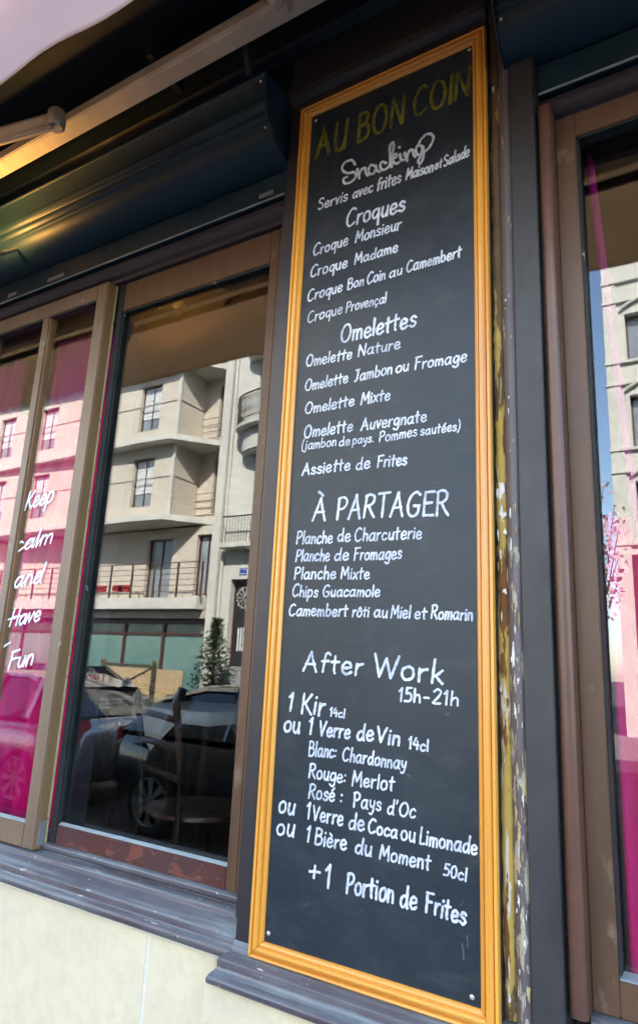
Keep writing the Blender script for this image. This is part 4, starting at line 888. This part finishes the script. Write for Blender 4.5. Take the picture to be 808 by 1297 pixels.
# ---- pale corner house seen in the right pane
ch = empty('corner_house', 'pale cream corner house with arched window heads further down the street', 'building')
S2 = 2.1; YC = 0.17-(10.3*S2-1.3); zc = lambda z: 1.62+(z-1.62)*S2
ops = []
for k, (t, b) in enumerate(((9.62, 8.85), (7.21, 6.54), (5.84, 5.15), (4.47, 3.81))):
    for a in (-1.72, 1.1, 3.9, 6.7): ops.append((a, a+1.35, zc(b)-.3, zc(t)))
facade(ch, -2.33, 9.5, 0, 20, YC, ops, M['white_stone'], depth=.35, frame=M['rust'])
for z in (8.9, 7.78, 7.43, 6.39, 6.03, 4.97, 4.62, 3.53): build(MB().box(-2.40, 9.5, YC, YC+.10, zc(z)-.06, zc(z)+.06), 'string_course', M['concrete'], ch, bevel=.02)
for k, (t, b) in enumerate(((7.21, 6.54), (5.84, 5.15), (4.47, 3.81))):
    for a in (-1.72, 1.1, 3.9): 
        ar = [(a-.1+(1.55)*i/12, YC+.09, zc(t)+.18+.28*math.sin(math.pi*i/12)) for i in range(13)]
        build(MB().tube(ar, .05, 6), 'window_arch', M['concrete'], ch, smooth=True)
build(MB().box(-2.36, -1.95, YC, YC+.06, 0, 20), 'quoin_strip', M['concrete'], ch)
for i in range(5): build(MB().box(-2.25+2.3*i, .0+2.3*i, YC-.3, YC+.03, .1, 5.3), 'shop_window', M['maroon'], ch)

# ================================================================== STREET THINGS
def car(label, x, y, z, flip, paint, seed):
    c = empty('parked_car', label, 'car', (x, y, z), 'cars parked along the street'); c.rotation_euler = (0, 0, math.pi if flip else 0)
    # front of the car towards -X ; stations along x: (x, half width, bottom, shoulder)
    st = [(-2.05, .55, .38, .62), (-2.02, .70, .28, .70), (-1.9, .80, .22, .78), (-1.5, .86, .20, .88), (-.95, .88, .19, .98), (-.3, .89, .19, 1.02), (.6, .89, .19, 1.03), (1.3, .88, .20, 1.04), (1.8, .85, .24, 1.03), (1.98, .78, .30, .98), (2.03, .66, .40, .85)]
    mb = MB(); n = 20
    for (sx, hw, b, t) in st:
        for j in range(n):
            a = 2*math.pi*j/n; ca, sa = math.cos(a), math.sin(a)
            mb.v.append((sx, hw*math.copysign(abs(ca)**.42, ca), (b+t)/2+(t-b)/2*math.copysign(abs(sa)**.62, sa)))
    for i in range(len(st)-1):
        for j in range(n): mb.f.append((i*n+j, i*n+(j+1) % n, (i+1)*n+(j+1) % n, (i+1)*n+j))
    mb.f.append(tuple(range(n))); mb.f.append(tuple((len(st)-1)*n+j for j in range(n)))
    b = build(mb, 'body', paint, c, smooth=True, autosm=False)
    cabs = [(-1.0, .74, .98), (-.35, .64, 1.40), (.1, .60, 1.47), (.9, .60, 1.46), (1.5, .64, 1.32), (1.9, .74, 1.02)]
    g = MB()
    for (sx, hw, t) in cabs: g.v += [(sx, -hw if t < 1.1 else -hw-.12*0, t-.0), (sx, hw, t)]
    g = MB(); top_ = [(q[0], q[2]) for q in cabs]
    low = [(-1.0, .80), (-.35, .83), (.1, .84), (.9, .84), (1.5, .82), (1.9, .78)]
    k = 0
    for (sx, hw, t), (_, lw) in zip(cabs, low):
        g.v += [(sx, -lw, .96), (sx, -hw-.0, t-.05), (sx, -hw+.08, t), (sx, hw-.08, t), (sx, hw, t-.05), (sx, lw, .96)]
    for i in range(len(cabs)-1):
        for j in range(5): g.f.append((i*6+j, i*6+j+1, i*6+6+j+1, i*6+6+j))
    build(g, 'windows', M['carglass'], c, smooth=True)
    rf = MB()
    for (sx, hw, t) in cabs[1:5]: rf.v += [(sx, -hw-.01, t-.045), (sx, -hw+.08, t+.012), (sx, hw-.08, t+.012), (sx, hw+.01, t-.045)]
    for i in range(3):
        for j in range(3): rf.f.append((i*4+j, i*4+j+1, i*4+4+j+1, i*4+4+j))
    build(rf, 'roof', paint, c, smooth=True)
    for sy in (-1, 1):
        build(MB().tube([(-1.02, sy*.79, .99), (-.36, sy*.65, 1.40)], .022, 6), 'pillar', paint, c, smooth=True)
        build(MB().tube([(.45, sy*.845, .97), (.45, sy*.61, 1.45)], .03, 6), 'pillar', paint, c, smooth=True)
        build(MB().tube([(1.25, sy*.835, .97), (1.2, sy*.63, 1.42)], .05, 6), 'pillar', paint, c, smooth=True)
        m_ = build(MB().lathe([(0, -.06), (.06, -.04), (.075, 0), (.06, .04), (0, .06)], (-.75, sy*.97, 1.02), 'x', 12), 'wing_mirror', paint, c, smooth=True)
        build(MB().box(-.12, .02, sy*.892-.008, sy*.892+.008, .80, .825), 'door_handle', M['alloy'], c)
        build(MB().lathe([(0, -.03), (.10, -.02), (.11, .02), (0, .05)], (-1.93, sy*.58, .66), 'x', 14), 'headlight', M['lamp_clear'], c, smooth=True)
        build(MB().box(1.90, 2.0, sy*.66-.10, sy*.66+.10, .72, .98), 'tail_light', M['lamp_red'], c, bevel=.02)
        for wx in (-1.28, 1.28):
            w_ = part('wheel', c); w_.location = (wx, sy*.80, .32)
            build(MB().lathe([(.20, .09*sy), (.235, .105*sy), (.29, .11*sy), (.32, .08*sy), (.325, 0), (.32, -.08*sy), (.29, -.10*sy), (.20, -.09*sy)], (0, 0, 0), 'y', 32), 'tyre', M['tyre'], w_, smooth=True)
            rm = MB().lathe([(.235, .100*sy), (.225, .108*sy), (.215, .095*sy), (.205, .05*sy)], (0, 0, 0), 'y', 32)
            rm.lathe([(0, .095*sy), (.05, .095*sy), (.06, .08*sy)], (0, 0, 0), 'y', 16)
            for q in range(8):
                a = 2*math.pi*q/8; d = Vector((math.cos(a), 0, math.sin(a))); t_ = Vector((-math.sin(a), 0, math.cos(a))); yv = Vector((0, sy, 0))
                A, B = d*.04, d*.222
                rm.quad(A-t_*.016+yv*.092, A+t_*.016+yv*.092, B+t_*.036+yv*.100, B-t_*.036+yv*.100)
            build(rm, 'rim', M['alloy'], w_)
    for sx, hw in ((-2.07, .26), (2.045, .26)):
        pl = build(MB().box(sx-.006, sx+.006, -hw, hw, .44, .55), 'licence_plate', M['plate'], c)
        build(MB().box(sx-.008, sx+.008, hw-.05, hw+.001, .439, .551).box(sx-.008, sx+.008, -hw-.001, -hw+.05, .439, .551), 'plate_band', M['plate_blue'], pl)
    return c
car('glossy black hatchback parked right in front of the cafe', -3.70, -4.60, -.12, True, M['blackpaint'], 1)
car('silver grey hatchback parked further left along the cafe kerb', -8.25, -4.55, -.12, False, M['silverpaint'], 2)
car('silver hatchback parked on the far side of the street', -14.9, -10.9, -.12, True, M['silverpaint'], 3)
car('dark red hatchback parked on the far side of the street', -19.8, -10.9, -.12, True, M['redpaint'], 4)
# wooden X barrier
bar = empty('wooden_barrier', 'wooden barrier with crossed bars on the far pavement', 'barrier', (-15.9, -12.6, 0))
for x in (0, 2.1): build(MB().box(x, x+.12, 0, .12, 0, 1.5), 'post', M['ply'], bar, bevel=.01)
for z in (.35, 1.3): build(MB().box(.121, 2.099, .03, .08, z, z+.09), 'rail', M['ply'], bar)
build(MB().tube([(.12, .06, .42), (2.1, .06, 1.32)], .03, 6), 'cross_bar', M['ply'], bar); build(MB().tube([(.12, .10, 1.32), (2.1, .10, .42)], .03, 6), 'cross_bar', M['ply'], bar)
# fir in a pot
fir = empty('fir_tree', 'small dark fir tree in a pot beside the tall door', 'tree', (-11.9, -12.9, 0))
build(MB().lathe([(0, .02), (.24, .02), (.30, .45), (.27, .47), (0, .44)], (0, 0, 0), 'z', 20), 'pot', M['pot'], fir, smooth=True)
build(MB().tube([(0, 0, .4), (.02, .01, 1.5), (0, 0, 2.75)], [.05, .03, .008], 8), 'trunk', M['bark'], fir, smooth=True)
cr = MB(); r = random.Random(5)
for k in range(15):
    z = .62+k*.145; L = .72*(1-(k/16)**1.1)+.06
    for j in range(8):
        a = 2*math.pi*j/8+k*.6+r.uniform(-.2, .2); l = L*r.uniform(.75, 1.1)
        for q in range(9):
            t = (q+1)/9; p = Vector((math.cos(a)*l*t, math.sin(a)*l*t, z+.10*t-.12*t*t+r.uniform(-.06, .06)))
            for e in range(3):
                d = Vector((r.uniform(-1, 1), r.uniform(-1, 1), r.uniform(-.6, .9)))*.12; e2 = Vector((r.uniform(-1, 1), r.uniform(-1, 1), 0))*.04
                n = len(cr.v); cr.v += [tuple(p-e2), tuple(p+e2), tuple(p+d)]; cr.f.append((n, n+1, n+2))
build(cr, 'crown', M['needle'], fir)
# blossom tree in the side street
bt = empty('blossom_tree', 'pale pink blossom tree in the gap beside the pale corner house', 'tree', (-3.3, -15.5, 0))
limbs = MB().tube([(0, 0, 0), (.05, 0, 1.2), (0, .05, 2.4)], [.16, .13, .10], 10); fl = MB(); r = random.Random(9)
for k in range(22):
    a = r.uniform(0, 6.28); l = r.uniform(1.0, 2.1); z0 = r.uniform(1.9, 2.6)
    pts = [(0, .05, z0), (math.cos(a)*l*.35, math.sin(a)*l*.35, z0+r.uniform(.7, 1.2)), (math.cos(a)*l*.75, math.sin(a)*l*.75, z0+r.uniform(1.4, 2.4)), (math.cos(a)*l, math.sin(a)*l, z0+r.uniform(2.2, 4.2))]
    pts = [tuple(p) for p in pts]; limbs.tube(pts, [.06, .04, .022, .008], 5)
    for q in range(150):
        t = r.uniform(.25, 1); i = min(2, int(t*3)); u = t*3-i
        c = Vector(pts[i]).lerp(Vector(pts[i+1]), u)+Vector((r.gauss(0, .17), r.gauss(0, .17), r.gauss(0, .17)))
        d1 = Vector((r.uniform(-1, 1), r.uniform(-1, 1), r.uniform(-1, 1)))*.065; d2 = Vector((r.uniform(-1, 1), r.uniform(-1, 1), r.uniform(-1, 1)))*.065
        fl.quad(c-d1, c+d2, c+d1, c-d2)
build(limbs, 'trunk', M['bark'], bt, smooth=True); build(fl, 'crown', M['petal'], bt)
